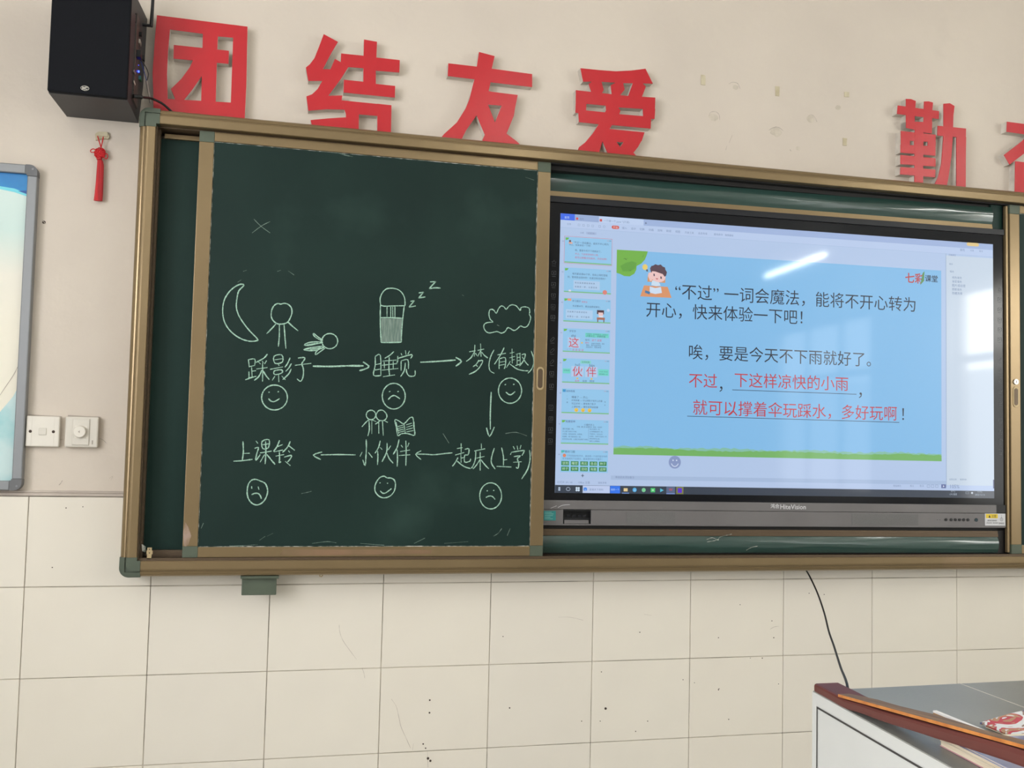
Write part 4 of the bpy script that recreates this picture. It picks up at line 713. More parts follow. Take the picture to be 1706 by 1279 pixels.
dput(G().flat([(u0, 1.2095), (u1, 1.2095), (u1, 1.224), (u0, 1.224)], -.0114), 'yellow_heading', M_yel, st)
dput(G().flat([(u0 + .010, 1.2115), (u0 + .018, 1.2115), (u0 + .014, 1.2215)], -.0116), 'warning_triangle', M_ink, st)
idt = lambda a_, b_: (a_, b_)
text('注意', (u0 + .021, 1.2165), (u1 - .006, 1.2165), None, name='sticker_text', parent=st, y=-.0116, m_=M_ink, frame=idt)
text('请勿自行拆卸维修', (u0 + .006, 1.2015), (u1 - .004, 1.2015), None, name='sticker_text', parent=st, y=-.0116, m_=M_ink, frame=idt, sx=1.3)
text('以免发生危险，请断电后操作', (u0 + .002, 1.1935), (u1 + .001, 1.1935), None, name='sticker_text', parent=st, y=-.0116, m_=M_ink, frame=idt, sx=1.3)
text('接地标志', (u1 + .003, 1.1925), (uE - .004, 1.1925), None, name='sticker_text', parent=st, y=-.0116, m_=M_ink, frame=idt, sx=1.2)
ug = (u1 + uE) / 2
dput(G().ribbon([(ug + .0055 * math.cos(t), 1.206 + .0055 * math.sin(t)) for t in [2 * math.pi * k_ / 14 for k_ in range(14)]], .0008, -.0116, closed=True, jit=0).ribbon([(ug, 1.207), (ug, 1.221)], .0008, -.0116, jit=0).ribbon([(ug - .004, 1.206), (ug + .004, 1.206)], .0009, -.0117, jit=0).ribbon([(ug - .0025, 1.204), (ug + .0025, 1.204)], .0009, -.0117, jit=0), 'earth_symbol', M_ink, st)
st2 = dput(G().box(.006, sc(924.5, 855)[0], -.0112, -.009, 1.192, 1.2215), 'teal_sticker', mat('teal_sticker', (42, 138, 136), .4), disp, 'small teal sticker with pale lines')
M_pale = mat('pale_print', (150, 206, 200), .5)
for j, w_ in enumerate((.022, .028, .026, .018, .026)): dput(G().box(.009, .009 + w_, -.0114, -.0111, 1.2165 - j * .005, 1.2178 - j * .005), 'sticker_line', M_pale, st2)
M_lt = mat('silver_lettering', (206, 206, 208), .4)
text('HiteVision', (1297.5, 843.3), (1340, 844), None, name='brand_lettering', parent=disp, y=-.0104, m_=M_lt, bold=.012)
text('鸿合', (1281.5, 842.5), (1296, 842.8), None, name='brand_lettering', parent=disp, y=-.0104, m_=M_lt, bold=.012)
dput(G().ribbon([sc(928, 845), sc(936, 841), sc(948, 840)], .0016, -.0103).ribbon([sc(916, 846), sc(926, 842)], .0016, -.0103), 'scratch', M_lt, None)

# ------------------------------------------------------------------ loudspeaker
spk = thing('wall_speaker', 'black box loudspeaker mounted high on the wall at the top left', 'speaker', (.138, 0, 2.33))
sx0, sx1, sz0, sz1 = .038, .236, 2.331, 2.642
g = G(); fr = [(sx0, sz0), (sx1, sz0), (sx1, 2.44), (sx1, sz1), (sx0, sz1)]; bk_ = [(.047, sz0), (.240, sz0), (.2485, 2.44), (.2515, sz1), (.045, sz1)]
g.add([(a, -.19, b) for a, b in fr] + [(a, .012, b) for a, b in bk_], [(0, 1, 2, 3, 4), (9, 8, 7, 6, 5), (0, 5, 6, 1), (1, 6, 7, 2), (2, 7, 8, 3), (3, 8, 9, 4), (4, 9, 5, 0)])
body = g.put('cabinet', M_spk, spk); sx1 = .2405
G().box(sx0 - .001, .2365, -.206, -.1895, sz0 + .001, sz1 - .002, .004).put('front_grille', M_grille, spk, 'black cloth front grille')
bx, bz = xz(141.5, 147, -.207)
bad = G().disc((bx, bz), .0105, -.2080, -.2055, 24, rz=.0065).put('badge', M_metal, spk, 'small oval badge')
G().disc((bx, bz), .0095, -.2083, -.2079, 24, rz=.0056).put('badge_field', M_black, bad)
text('itC', (bx - .0065, bz), (bx + .0065, bz), None, name='badge_lettering', parent=spk, y=-.2085, m_=M_metal, frame=idt, bold=.03)
lt = [o for o in spk.children if o.name.startswith('badge_lettering')][0]
for v in lt.data.vertices: v.co = v.co - spk.location
ap = G().box(sx1 - .003, sx1 + .0035, -.135, -.050, sz0 + .022, sz1 - .045, .001).put('amplifier_panel', M_amp, spk, 'connector plate on the side')
def sidept(px, py): v = hit(px, py, (sx1 + .0035, 0, 0), Vector((1, 0, 0))); return v
def conn(px, py, dy, dz, name, m_, t=.006, lab=None):
    v = sidept(px, py); return G().box(sx1 + .003, sx1 + .0035 + t, v.y - dy, v.y + dy, v.z - dz, v.z + dz, .0008).put(name, m_, spk, lab)
def knobx(px, py, r, name, m_, L__=.008, lab=None):
    v = sidept(px, py); return G().tube([(sx1 + .003, v.y, v.z), (sx1 + .003 + L__, v.y, v.z)], r, 14).put(name, m_, spk, lab)
knobx(232, 57, .007, 'volume_knob', M_black); conn(232, 71, .014, .006, 'socket', M_metal, .004); conn(228, 91, .012, .010, 'plug', M_black, .012)
conn(236, 97, .01, .006, 'plug', M_black, .008); conn(224, 120, .012, .003, 'label_strip', M_metal, .001); conn(224, 138, .014, .003, 'label_strip', M_white, .001); conn(231.5, 131, .010, .006, 'terminal_block', mat('green_terminal', (40, 96, 66), .5), .007)
v = sidept(230, 119); led = G().tube([(sx1 + .003, v.y, v.z), (sx1 + .007, v.y, v.z)], .0026, 12).put('indicator_light', emis('blue_led', (40, 60, 255), 9, glossy=False), spk, 'glowing blue indicator')
G().tube([(sx1 + .003, v.y, v.z + .018), (sx1 + .005, v.y, v.z + .018)], .001, 8).put('indicator_light', emis('blue_led_small', (60, 70, 255), 2, glossy=False), spk)
for px, py in ((226, 23), (226, 37), (238, 47), (222, 150)): knobx(px, py, .0022, 'screw', M_metal if px == 238 else M_black, .002)
v = sidept(236, 38); ya = v.y
e = hit(252, 43, (0, ya, 0), Vector((0, 1, 0))); tpt = hit(256, -20, (0, ya, 0), Vector((0, 1, 0)))
an = G().tube([(sx1 + .003, ya, e.z + .001), (e.x - .004, ya, e.z)], .0045, 12).tube([e - Vector((0, 0, .003)), e + (tpt - e) * .15, e + (tpt - e) * .5, tpt], [.0048, .005, .0046, .0044], 12).put('antenna', M_black, spk, 'stub antenna bent upwards')
# cables of the speaker
pl = sidept(222, 160)
pts = [pl, hit(238, 162, (0, pl.y * .9, 0), Vector((0, 1, 0))), hit(252, 164, (0, -.06, 0), Vector((0, 1, 0))), hit(264, 169, (0, -.05, 0), Vector((0, 1, 0))), Vector((*(lambda q: (q[0], -.045, q[1]))(xz(275, 176, -.045)),))]
pts[-1].z = max(pts[-1].z, 2.352); pts.append(Vector((pts[-1].x + .03, -.035, 2.3487)))
tag(G().tube([pts[0], pts[0].lerp(pts[1], .9)], .006, 10).tube(smooth([tuple(p) for p in pts], sub=5), .0035, 8).put('power_lead', M_rubber), 'black power lead plugged into the speaker, resting on the frame corner', 'cable')
v = sidept(230, 97)
tag(G().tube(smooth([tuple(v), tuple(hit(240, 107, (0, v.y * .8, 0), Vector((0, 1, 0)))), tuple(hit(247, 122, (0, v.y * .6, 0), Vector((0, 1, 0)))), tuple(hit(245, 134, (0, -.05, 0), Vector((0, 1, 0))))], sub=5), .0012, 6).put('thin_cable', M_rubber), 'thin black looped wire beside the speaker', 'cable')
tag(G().tube(smooth([tuple(hit(231, 92, (0, v.y * .8, 0), Vector((0, 1, 0)))), tuple(hit(238, 112, (0, v.y * .7, 0), Vector((0, 1, 0)))), tuple(hit(244, 134, (0, -.05, 0), Vector((0, 1, 0))))], sub=5), .0011, 6).put('thin_cable', mat('blue_wire', (40, 64, 130), .5)), 'thin blue wire beside the speaker', 'cable')
q = hit(251, 172, (0, -.03, 0), Vector((0, 1, 0)))
tag(G().tube(smooth([tuple(hit(244, 134, (0, -.05, 0), Vector((0, 1, 0)))), tuple(hit(247, 152, (0, -.04, 0), Vector((0, 1, 0)))), (q.x, q.y, max(q.z, 2.349))], sub=5), .0028, 8).put('sheathed_cable', M_gcable), 'grey sheathed cable dropping behind the chalkboard corner', 'cable')

# ------------------------------------------------------------------ red hanging knot
kn = thing('hanging_knot', 'red knotted ornament with a long tassel taped to the wall under the speaker', 'ornament', (.142, 0, 2.09))
O4, s4 = (130, 190), .12121
def k4(x, y, yy=-.004): p = xz(O4[0] + x * s4, O4[1] + y * s4, yy); return (p[0], yy, p[1])
g = G().prism([k4(a, b)[::2] for a, b in ((228, 258), (275, 228), (400, 235), (425, 300), (410, 330), (330, 325), (235, 345))], .004, .0122); g.prism([k4(a, b)[::2] for a, b in ((278, 235), (400, 240), (405, 300), (330, 295), (270, 290))], .0015, .005)
g.put('tape', M_tape, kn, 'folded strip of cream masking tape')
G().tube([k4(268, 300), k4(290, 370), k4(315, 455)], .0016, 8).tube([k4(348, 310), k4(335, 380), k4(318, 455), k4(316, 490)], .0016, 8).put('cord', M_redc, kn)
g = G(); cx, cy = 300, 538
for a in range(10):
    t = a * 2 * math.pi / 10 + .2; rr = 52
    c0 = (cx + rr * math.cos(t), cy + rr * math.sin(t)); g.tube([k4(c0[0] + 22 * math.cos(t + p), c0[1] + 22 * math.sin(t + p), -.004 - .003 * math.cos(p * 2)) for p in [2 * math.pi * k_ / 10 for k_ in range(11)]], .0019, 6)
for a in range(-2, 3):
    g.tube([k4(cx - 55 + a * 13, cy + a * 16 - 30 + p * 60, -.006 - .002 * math.sin(p * 12 + a * 3)) for p in (0, .2, .4, .6, .8, 1)] if False else [k4(cx + a * 20 - 40 * (.5 - p) * 2 * .6, cy + a * 20 * 0 + (p - .5) * 110, -.007 - .002 * math.sin(p * 18 + a * 3)) for p in [k_ / 8 for k_ in range(9)]], .0021, 6)
    g.tube([k4(cx + (p - .5) * 110, cy + a * 20 + 40 * (.5 - p) * .6, -.007 - .002 * math.cos(p * 18 + a * 3)) for p in [k_ / 8 for k_ in range(9)]], .0021, 6)
g.put('knot', M_redc, kn, 'woven flower-shaped knot')
g = G().tube(smooth([k4(240, 490), k4(205, 478), k4(172, 500), k4(185, 525), k4(235, 520)], sub=4), .0014, 6).tube(smooth([k4(365, 545), k4(395, 545), k4(408, 580), k4(395, 612), k4(360, 605)], sub=4), .0014, 6)
g.put('side_loop', M_redc, kn)
g = G(); n = 28; rings = []; st_ = [(600, 292, 34), (620, 296, 30), (650, 305, 36), (700, 308, 42), (800, 303, 45), (950, 296, 48), (1100, 285, 52), (1192, 275, 54)]
V = []
for y_, x_, r_ in st_:
    c0 = Vector(k4(x_, y_, -.004)); rad = r_ * s4 / 560
    for k_ in range(n): t = 2 * math.pi * k_ / n; q = rad * (1 if k_ % 2 else .88); V.append(c0 + Vector((q * math.cos(t), q * .6 * math.sin(t), 0)))
g.add(V, [[i * n + k_, (i + 1) * n + k_, (i + 1) * n + (k_ + 1) % n, i * n + (k_ + 1) % n] for i in range(len(st_) - 1) for k_ in range(n)], 0, False); g.add(V, [list(range((len(st_) - 1) * n, len(st_) * n))])
g.tube([k4(262, 612, -.005), k4(320, 606, -.010)], .004, 8)
g.put('tassel', M_tassel, kn, 'long red silk tassel')

# ------------------------------------------------------------------ poster board
pb = thing('poster_board', 'grey-framed display board with a blue and cream poster, cut off at the left edge', 'notice board', (-.5, 0, 1.27))
bx0, bx1, bz0, bz1 = -.97, -.0165, 1.267, 2.176
fw_ = .026
pm = bpy.data.materials.new('poster_print'); pm.use_nodes = True; nt = pm.node_tree; b = nt.nodes['Principled BSDF']; b.inputs['Roughness'].default_value = .3
tc = nt.nodes.new('ShaderNodeTexCoord'); sp = nt.nodes.new('ShaderNodeSeparateXYZ'); mr = nt.nodes.new('ShaderNodeMapRange'); cr = nt.nodes.new('ShaderNodeValToRGB')
mr.inputs[1].default_value = 0; mr.inputs[2].default_value = .9; nt.links.new(tc.outputs['Object'], sp.inputs[0]); nt.links.new(sp.outputs[2], mr.inputs[0]); nt.links.new(mr.outputs[0], cr.inputs[0]); nt.links.new(cr.outputs[0], b.inputs['Base Color'])
els = [(0, (228, 222, 204)), (.5, (230, 224, 206)), (.66, (228, 224, 210)), (.8, (200, 222, 216)), (.88, (206, 226, 220)), (1, (214, 230, 224))]
cr.color_ramp.elements[0].color = lin(els[0][1]); cr.color_ramp.elements[1].color = lin(els[-1][1])
for p, c in els[1:-1]: e_ = cr.color_ramp.elements.new(p); e_.color = lin(c)
pr_ = G().box(bx0 + .01, bx1 - .01, -.006, .012, bz0 + .01, bz1 - .01).put('poster', pm, pb, 'cream and pale blue printed poster')
def pp(pts): return [xz(a, b, -.0065) for a, b in pts]
def clipx(P): return [(min(a, bx1 - fw_ + .002), min(max(b, bz0 + fw_ - .002), bz1 - fw_ + .002)) for a, b in P]
G().flat(clipx(pp([(-650, 200), (-120, 255), (0, 262), (60, 270), (60, 325), (46, 322), (24, 314), (0, 310), (-60, 304), (-120, 303), (-300, 320), (-460, 300), (-650, 240)])), -.0066).put('blue_swoosh', mat('poster_blue', (18, 116, 186), .3, c2=(24, 140, 204), scale=5), pr_)
G().flat(clipx(pp([(-650, 240), (-460, 300), (-300, 320), (-120, 303), (-60, 304), (0, 310), (24, 314), (46, 322), (60, 327), (60, 331), (46, 327.5), (24, 320), (0, 315), (-60, 309), (-120, 309), (-300, 327), (-460, 308), (-650, 252)])), -.0067).put('cyan_stripe', mat('poster_cyan', (116, 214, 228), .3), pr_)
G().flat(clipx(pp([(30, 318), (60, 318), (60, 328), (48, 324)])), -.00675).put('dark_corner', mat('poster_navy', (10, 84, 160), .3), pr_)
G().flat(clipx(pp([(-650, 845), (-300, 825), (-120, 760), (0, 686), (12, 672), (22, 660), (33, 645), (50, 620), (50, 830), (-120, 850), (-650, 900)])), -.0066).put('teal_wash', mat('poster_teal', (136, 196, 200), .3, c2=(190, 214, 214), scale=7, lo=.35, hi=.6), pr_)
G().ribbon([xz(a, b, -.0069) for a, b in ((-10, 672), (0, 658), (12, 640), (24, 622), (33, 603))], .0012, -.0069, jit=0).put('thin_curve', M_scuff, pr_)
for a, b_, ax in ((bz0 + .03, bz1 - .03, 'L'), (bz0 + .03, bz1 - .03, 'R')):
    x0 = bx0 if ax == 'L' else bx1 - fw_
    G().box(x0, x0 + fw_, -.018, .012, a, b_, .003).put('frame_rail', M_alu, pb)
for z0 in (bz0, bz1 - fw_): G().box(bx0 + .03, bx1 - .03, -.018, .012, z0, z0 + fw_, .003).put('frame_rail', M_alu, pb)
for cx, sx in ((bx0, 1), (bx1, -1)):
    for cz, sz in ((bz1, -1), (bz0, 1)):
        P = [(cx, cz + sz * .031)] + [(cx + sx * (.02 - .02 * math.cos(t)), cz + sz * (.02 - .02 * math.sin(t))) for t in [math.pi / 2 * k_ / 6 for k_ in range(7)]] + [(cx + sx * .031, cz), (cx + sx * .031, cz + sz * (fw_ + .001)), (cx + sx * (fw_ + .001), cz + sz * (fw_ + .001)), (cx + sx * (fw_ + .001), cz + sz * .031)]
        c_ = G().prism(P, -.020, .012).put('corner_piece', M_alu_d, pb, 'dark grey plastic corner')
        G().disc((cx + sx * .012, cz + sz * .012), .003, -.0212, -.0199, 10).put('screw', M_alu, c_)

# ------------------------------------------------------------------ switches
sw = thing('light_switch', 'white wall plate with a small rocker and two screw holes, beside the poster frame', 'switch', (.028, 0, 1.39))
G().box(-.0152, .0712, -.008, .012, 1.3885, 1.4735, .003).put('plate', M_white, sw)
rk = G().box(.0185, .0385, -.0105, -.007, 1.4205, 1.4405, .0015).put('rocker', M_white2, sw)
for px, py in ((50.5, 718.3), (89, 719)): x, z = xz(px, py, -.008); G().disc((x, z), .0042, -.0084, -.0075, 14).put('screw_hole', M_spot, sw)
for x in (-.0005, .0575): G().box(x, x + .0008, -.0083, -.0078, 1.392, 1.470).put('plate_line', M_white2, sw)
dm = thing('dimmer_switch', 'white wall plate with a round dial knob, right of the light switch', 'switch', (.13, 0, 1.389))
G().box(.0865, .1735, -.011, .012, 1.3885, 1.4745, .004).put('plate', M_white2, dm)
G().box(.106, .151, -.0145, -.010, 1.395, 1.469, .002).put('centre_panel', M_white2, dm)
G().box(.113, .1455, -.0152, -.014, 1.414, 1.449, .0004).put('dial_plate', M_white, dm)
x, z = xz(132.5, 719, -.025)
kb = G(); n = 28
kb.tube([(x, -.015, z), (x, -.0255, z), (x, -.027, z)], [.0175, .0165, .0148], 28).put('knob', M_white, dm, 'round dial knob')
G().flat([(x - .004, z), (x + .001, z + .004), (x + .001, z - .004)], -.0273).put('arrow_mark', M_scuff, dm)
G().box(.158, .161, -.0116, -.0108, 1.398, 1.409).put('brand_mark', M_scuff, dm)

for nm, o_, x0, x1, z_ in (('a', sw, -.014, .0712, 1.4738), ('b', dm, .0885, .1735, 1.4748)):
    G().prism([(x0, z_), (x1, z_ - .0008), (x1 + .002, z_ + .001), (x0, z_ + .0035)], .0108, .0125).put('dirt_line', M_scuff, o_, 'dirty line along the top of the plate')
# ------------------------------------------------------------------ lectern
LB, LF = Vector((1.600, -1.393)), Vector((1.536, -2.146))       # left edge, back to front
lec = thing('lectern', 'light grey metal lectern with a dark grey top and maroon side rail, lower right corner', 'lectern', (2.0, -1.75, 0))
RX = 2.62
def slab(g, z0, z1, a, b, c, d, mi=0):
    V = [(p[0], p[1], z) for z in (z0, z1) for p in (a, b, c, d)]
    g.add(V, [(0, 3, 2, 1), (4, 5, 6, 7), (0, 1, 5, 4), (1, 2, 6, 5), (2, 3, 7, 6), (3, 0, 4, 7)], mi); return g
BR, FR = (RX, -1.365), (RX + .06, -2.146)
nn = Vector((LF - LB)).normalized()
slab(G(), .0, .9985, (LF.x, LF.y), FR, BR, (LB.x, LB.y)).put('cabinet', M_lect, lec, 'light grey painted steel body')
ttop = slab(G(), .9985, 1.0, (LF.x + .0015, LF.y + .0015), (FR[0] - .0015, FR[1] + .0015), (BR[0], BR[1]), (LB.x + .0015, LB.y + .0)).put('top', M_top, lec, 'dark grey laminate top')
xs_ = 1.911
slab(G(), .9995, 1.0004, (xs_ - .022, -2.13), (xs_ - .0205, -2.13), (xs_ + .0015, -1.385), (xs_, -1.385)).put('top_seam', M_white2, lec, 'pale joint line across the top')
# inset line on the side panel
def sp_(t, z, off=.0012):   # t metres from the back corner along the side
    p = LB + nn * t; return (p.x - off, p.y, z)
def side_ribbon(g, t0, t1, z0, z1):
    g.add([sp_(t0, z0), sp_(t1, z0), sp_(t1, z1), sp_(t0, z1)], [(0, 1, 2, 3)])
nL = Vector((1, -(LF.x - LB.x) / (LF.y - LB.y), 0)).normalized()
P3 = Vector((LB.x, LB.y, 0))
a = hit(1361.3, 1176, P3, nL); zi_ = a.z; ti = (Vector((a.x, a.y)) - LB).length
g = G(); side_ribbon(g, ti, .70, zi_ - .0035, zi_); side_ribbon(g, ti, ti + .0035, .06, zi_); side_ribbon(g, .70, .7035, .06, zi_); side_ribbon(g, ti, .70, .06, .0635)
g.put('panel_joint', M_line, lec, 'dark joint around the side door')
# arched maroon rail over the left edge
low = [(1357.3, 1154.5), (1384.6, 1169), (1408, 1180.7), (1434.7, 1188.5), (1473.7, 1203), (1530, 1220.8), (1563.6, 1231.8), (1618, 1249), (1706, 1278.7)]
st_ = []
for k_, (px, py) in enumerate(low):
    v = hit(px, py, P3, nL); st_.append((v, max(v.z, 1.0003)))
e_ = st_[-1][0]; 
pts = [(p.x, p.y, z) for p, z in st_] + [(e_.x - .008, e_.y - .09, 1.051), (e_.x - .014, e_.y - .16, 1.040), (e_.x - .017, e_.y - .19, 1.020)]
pts = smooth(pts, sub=4); g = G(); V = []; th_ = .0145; wd_ = .050; n = len(pts)
sec = [(0, .003), (.001, .0005), (.003, 0), (wd_ - .003, 0), (wd_, .003), (wd_, th_ - .003), (wd_ - .003, th_), (.004, th_), (.0012, th_ - .0012), (0, th_ - .004)]
for p in pts:
    t_ = (p[1] - LB.y) / -.6
    for a_, b_ in sec: V.append((p[0] - .001 + a_, p[1] - .0, p[2] + b_ * (1 + .35 * max(0, min(1, t_)))))
m_ = len(sec)
g.add(V, [[i * m_ + k_, i * m_ + (k_ + 1) % m_, (i + 1) * m_ + (k_ + 1) % m_, (i + 1) * m_ + k_] for i in range(n - 1) for k_ in range(m_)] + [list(range(m_))[::-1], list(range((n - 1) * m_, n * m_))], 0, False)
g.put('side_rail', M_rail, lec, 'arched maroon wooden handrail')
def railtop(y):
    for i in range(n - 1):
        if pts[i + 1][1] <= y <= pts[i][1]:
            f = (pts[i][1] - y) / (pts[i][1] - pts[i + 1][1]); z = pts[i][2] + f * (pts[i + 1][2] - pts[i][2]); return z + th_ * (1 + .35 * max(0, min(1, (y - LB.y) / -.6)))
    return pts[-1][2] + th_
# wooden ruler lying on the rail
lowr = [(1396.5, 1160.5), (1434.7, 1170), (1473.7, 1182.4), (1530, 1196.9), (1618, 1222), (1706, 1247)]
farr = [(1409, 1154.5), (1434.7, 1159), (1473.7, 1170), (1530, 1183.5), (1618, 1211), (1706, 1232.8)]
A0 = hit(*lowr[0], P3 + Vector((.004, 0, 0)), nL); A0.z = railtop(A0.y) + .0005
A0 = hit(*lowr[0], (0, 0, 1.0155), Vector((0, 0, 1)))
A1 = hit(*lowr[-1], (0, 0, 1.0685), Vector((0, 0, 1)))
g = G(); V = []; T_ = .0046
for k_ in range(len(lowr)):
    f = k_ / (len(lowr) - 1); px = lowr[k_][0]
    # point of the straight lower edge seen nearest to this pixel
    best = min([(abs(853 + F * (((A0.lerp(A1, q / 200)) - CAM).dot(R[0])) / (((A0.lerp(A1, q / 200)) - CAM).dot(R[2])) - px), q) for q in range(201)])[1] / 200
    P = A0.lerp(A1, best); Pt = P + Vector((0, 0, T_)); Fp = hit(*farr[k_], Pt, Vector((0, 0, 1)))
    wdt = max(.020, min((Fp - Pt).length, .050)); 
    V += [P, Pt, Pt + Vector((wdt, 0, 0)), P + Vector((wdt, 0, 0))]
Pe = A1 + (A1 - A0) * .15
V += [Pe, Pe + Vector((0, 0, T_)), Pe + Vector((.045, 0, T_)), Pe + Vector((.045, 0, 0))]
nk = len(V) // 4
rl = thing('wooden_ruler', 'worn wooden blackboard ruler with an orange edge lying on the maroon rail', 'ruler', tuple(A0))
G().add(V, [f_ for i in range(nk - 1) for f_ in ([4 * i + 1, 4 * i + 5, 4 * i + 6, 4 * i + 2], [4 * i + 3, 4 * i + 2, 4 * i + 6, 4 * i + 7], [4 * i, 4 * i + 3, 4 * i + 7, 4 * i + 4])] + [[0, 1, 2, 3], [4 * nk - 4, 4 * nk - 1, 4 * nk - 2, 4 * nk - 3]]).put('blade', M_wood, rl)
G().add([p + Vector((-.0003, 0, 0)) for p in V], [[4 * i, 4 * i + 4, 4 * i + 5, 4 * i + 1] for i in range(nk - 1)]).put('edge', M_orange, rl, 'bright orange-brown long edge')
# brown board with white edge standing on the lectern
a = hit(1557.5, 1183, (1.685, 0, 0), Vector((1, 0, 0))); b_ = hit(1640, 1216.5, (1.685, 0, 0), Vector((1, 0, 0)))
bd = thing('backed_notebook', 'brown-faced board with a white edge propped behind the ruler', 'notebook', (1.685, -1.7, 1.0))
b2 = a + (b_ - a) * 1.5
def wedge(g, x0, x1, zz0, dz):
    V = [(x, p.y, z) for x in (x0, x1) for p in (a, b2) for z in (zz0, p.z + dz)]
    g.add(V, [(0, 2, 3, 1), (4, 5, 7, 6), (0, 1, 5, 4), (2, 6, 7, 3), (1, 3, 7, 5), (0, 4, 6, 2)])
    return g
wedge(G(), 1.682, 1.6875, 1.0005, -.003).put('cover', M_kraft, bd, 'brown card face')
V = [(x, p.y, p.z + dz) for x in (1.6815, 1.688) for p in (a, b2) for dz in (-.003, .0)]
G().add(V, [(0, 2, 3, 1), (4, 5, 7, 6), (0, 1, 5, 4), (2, 6, 7, 3), (1, 3, 7, 5), (0, 4, 6, 2)]).put('white_edge', M_paper, bd, 'white top edge')
# picture book with a bowed cover
pbm = bpy.data.materials.new('painted_cover'); pbm.use_nodes = True; nt = pbm.node_tree; bb = nt.nodes['Principled BSDF']; bb.inputs['Roughness'].default_value = .25
tc = nt.nodes.new('ShaderNodeTexCoord'); no = nt.nodes.new('ShaderNodeTexNoise'); no.inputs['Scale'].default_value = 24; no.inputs['Detail'].default_value = 3; no.inputs['Distortion'].default_value = .9
cr = nt.nodes.new('ShaderNodeValToRGB'); cr.color_ramp.interpolation = 'CONSTANT'; nt.links.new(tc.outputs['Object'], no.inputs[0]); nt.links.new(no.outputs[0], cr.inputs[0]); nt.links.new(cr.outputs[0], bb.inputs['Base Color'])
els = [(0, (58, 48, 50)), (.36, (60, 74, 130)), (.41, (150, 120, 100)), (.45, (222, 222, 218)), (.54, (186, 60, 62)), (.60, (180, 132, 92)), (.65, (222, 220, 216))]
cr.color_ramp.elements[0].color = lin(els[0][1]); cr.color_ramp.elements[1].position = els[-1][0]; cr.color_ramp.elements[1].color = lin(els[-1][1])
for p_, c in els[1:-1]: e2 = cr.color_ramp.elements.new(p_); e2.color = lin(c)
pbk = thing('picture_book', 'paperback with a bowed cover painted in red, blue and white blotches, on the lectern', 'book', (1.86, -1.68, 1.0))
g = G(); nu, nv = 20, 8; V = []
for i in range(nu + 1):
    for j in range(nv + 1):
        u = i / nu; v_ = j / nv; x = 1.745 + u * .26; y = -1.645 - v_ * .19 - u * .015
        V.append((x, y, 1.006 + .020 * math.sin(math.pi * min(1, u * 1.1)) * (1 - .4 * v_)))
g.add(V, [[i * (nv + 1) + j, i * (nv + 1) + j + 1, (i + 1) * (nv + 1) + j + 1, (i + 1) * (nv + 1) + j] for i in range(nu) for j in range(nv)], 0, True)
g.add([(p[0], p[1], p[2] - .0015) for p in V], [[i * (nv + 1) + j, (i + 1) * (nv + 1) + j, (i + 1) * (nv + 1) + j + 1, i * (nv + 1) + j + 1] for i in range(nu) for j in range(nv)], 0, True)
g.put('cover', pbm, pbk, 'blotchy painted cover')
G().box(1.750, 2.0, -1.845, -1.652, 1.0005, 1.0055, .001).put('pages', M_pages, pbk)
# thick workbooks under the rail
Q0 = hit(1566, 1241.5, (0, 0, 1.001), Vector((0, 0, 1))); Q1 = hit(1650, 1286, (0, 0, 1.001), Vector((0, 0, 1)))
d_ = (Q1 - Q0).normalized(); pr = Vector((-d_.y, d_.x, 0)); pr = pr if pr.x > 0 else -pr
def bk(name, label, z0, z1, ca, cb, off=0, tp=None, L__=.25, W__=.17):
    o = thing(name, label, 'book', (Q0.x, Q0.y, z0)); c0 = Q0 + d_ * off; 
    def sl_(g, za, zb, ins=0):
        P = [c0 + d_ * ins + pr * ins, c0 + d_ * (L__ - ins) + pr * ins, c0 + d_ * (L__ - ins) + pr * W__, c0 + d_ * ins + pr * W__]
        return slab(g, za, zb, *[(p.x, p.y) for p in P])
    sl_(G(), z0 + .0012, z1 - .0012, .001).put('pages', M_pages, o); sl_(G(), z0, z0 + .0011).put('cover', ca, o); sl_(G(), z1 - .0011, z1).put('cover', tp or ca, o)
    return o
M_pink = mat('pink_cover', (198, 140, 150), .5, c2=(220, 170, 172), scale=20); M_cr = mat('cream_cover', (226, 214, 190), .5)
M_bluew = mat('glossy_blue_white_cover', (168, 172, 200), .18, c2=(70, 84, 140), scale=9, lo=.5, hi=.62)
bk('workbook', 'thick cream-paged book under the rail, lowest of its stack', 1.0005, 1.0090, M_pink, None, 0, M_cr)
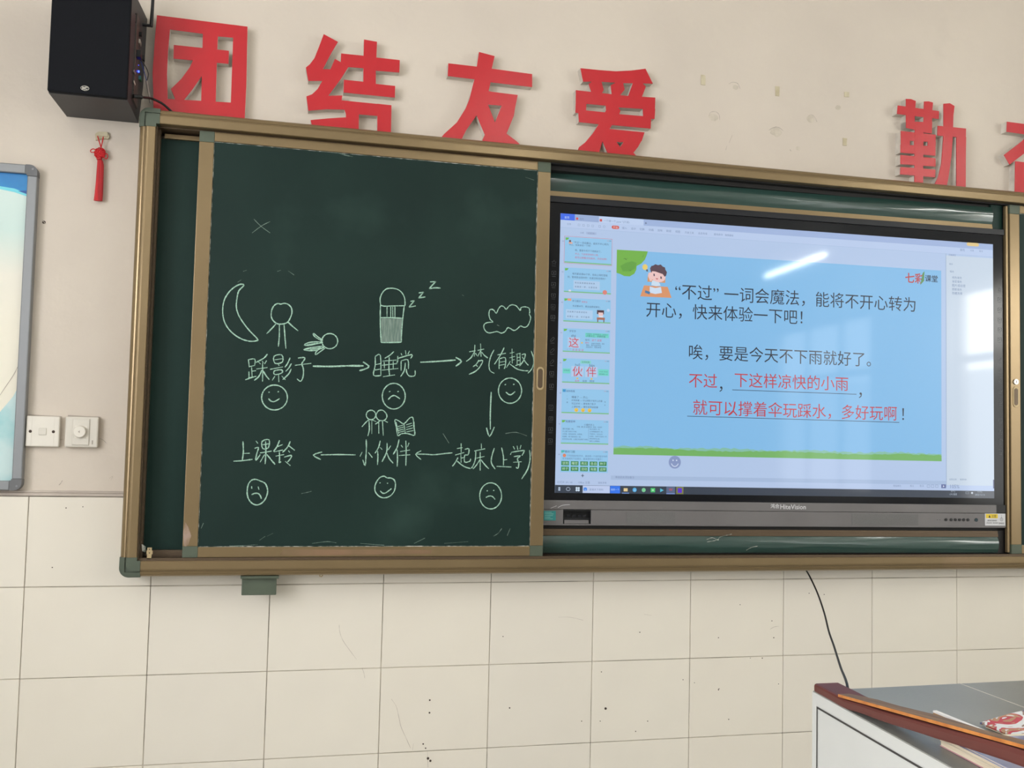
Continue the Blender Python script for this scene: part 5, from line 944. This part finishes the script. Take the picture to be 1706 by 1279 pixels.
bk('workbook', 'thin cream-paged book on top of the lowest book', 1.0093, 1.0145, M_cr, None, -.002)
bk('workbook', 'glossy blue and white book, topmost of the stack under the rail', 1.0148, 1.0185, M_bluew, None, .02)

# ------------------------------------------------------------------ cable hanging from the board to the lectern
cp = [(1342, 948), (1350, 962), (1362, 988), (1373, 1020), (1381, 1052), (1389, 1075), (1400, 1110), (1413, 1150), (1418, 1165)]
ys = [-.05, -.06, -.14, -.30, -.50, -.66, -.95, -1.34, -1.37]
pts3 = [hit(px, py, (0, y_, 0), Vector((0, 1, 0))) for (px, py), y_ in zip(cp, ys)]
pts3[-1] = pts3[-2] + Vector((0, .005, -.08))
tag(G().tube(smooth([tuple(p) for p in pts3], sub=5), .0026, 8).put('hanging_cable', M_rubber), 'black cable hanging from the chalkboard bottom down to the lectern', 'cable')

# ------------------------------------------------------------------ ceiling tubes
M_tube = bpy.data.materials.new('lit_tube'); M_tube.use_nodes = True; b = M_tube.node_tree.nodes['Principled BSDF']; b.inputs['Emission Color'].default_value = (.955, .985, .955, 1); b.inputs['Emission Strength'].default_value = TUBE; b.inputs['Base Color'].default_value = (.9, .9, .9, 1)
k_ = 0
names = {(0, 0): 'front left', (0, 1): 'front middle', (0, 2): 'front right', (1, 0): 'rear left', (1, 1): 'rear middle', (1, 2): 'rear right'}
for r_, yc in enumerate((-2.3, -5.5)):
    for c_, xc in enumerate((-.6, 1.9, 4.95)):
        if r_ == 0 and c_ == 2: xc = 4.4
        o = thing('ceiling_light', 'white fluorescent tube fitting on the ceiling, ' + names[(r_, c_)] + ' of the room', 'ceiling light', (xc, yc, 3.1), 'fluorescent ceiling lights')
        G().box(xc - .05, xc + .05, yc - .66, yc + .66, 3.12, 3.16, .005).put('fitting', M_white, o)
        G().tube([(xc, yc - .6, 3.1), (xc, yc + .6, 3.1)], .014, 12).put('tube', M_tube, o)
        G().tube([(xc, yc - .4, 3.16), (xc, yc - .4, 3.3)], .006, 8).tube([(xc, yc + .4, 3.16), (xc, yc + .4, 3.3)], .006, 8).put('hanger', M_metal, o)
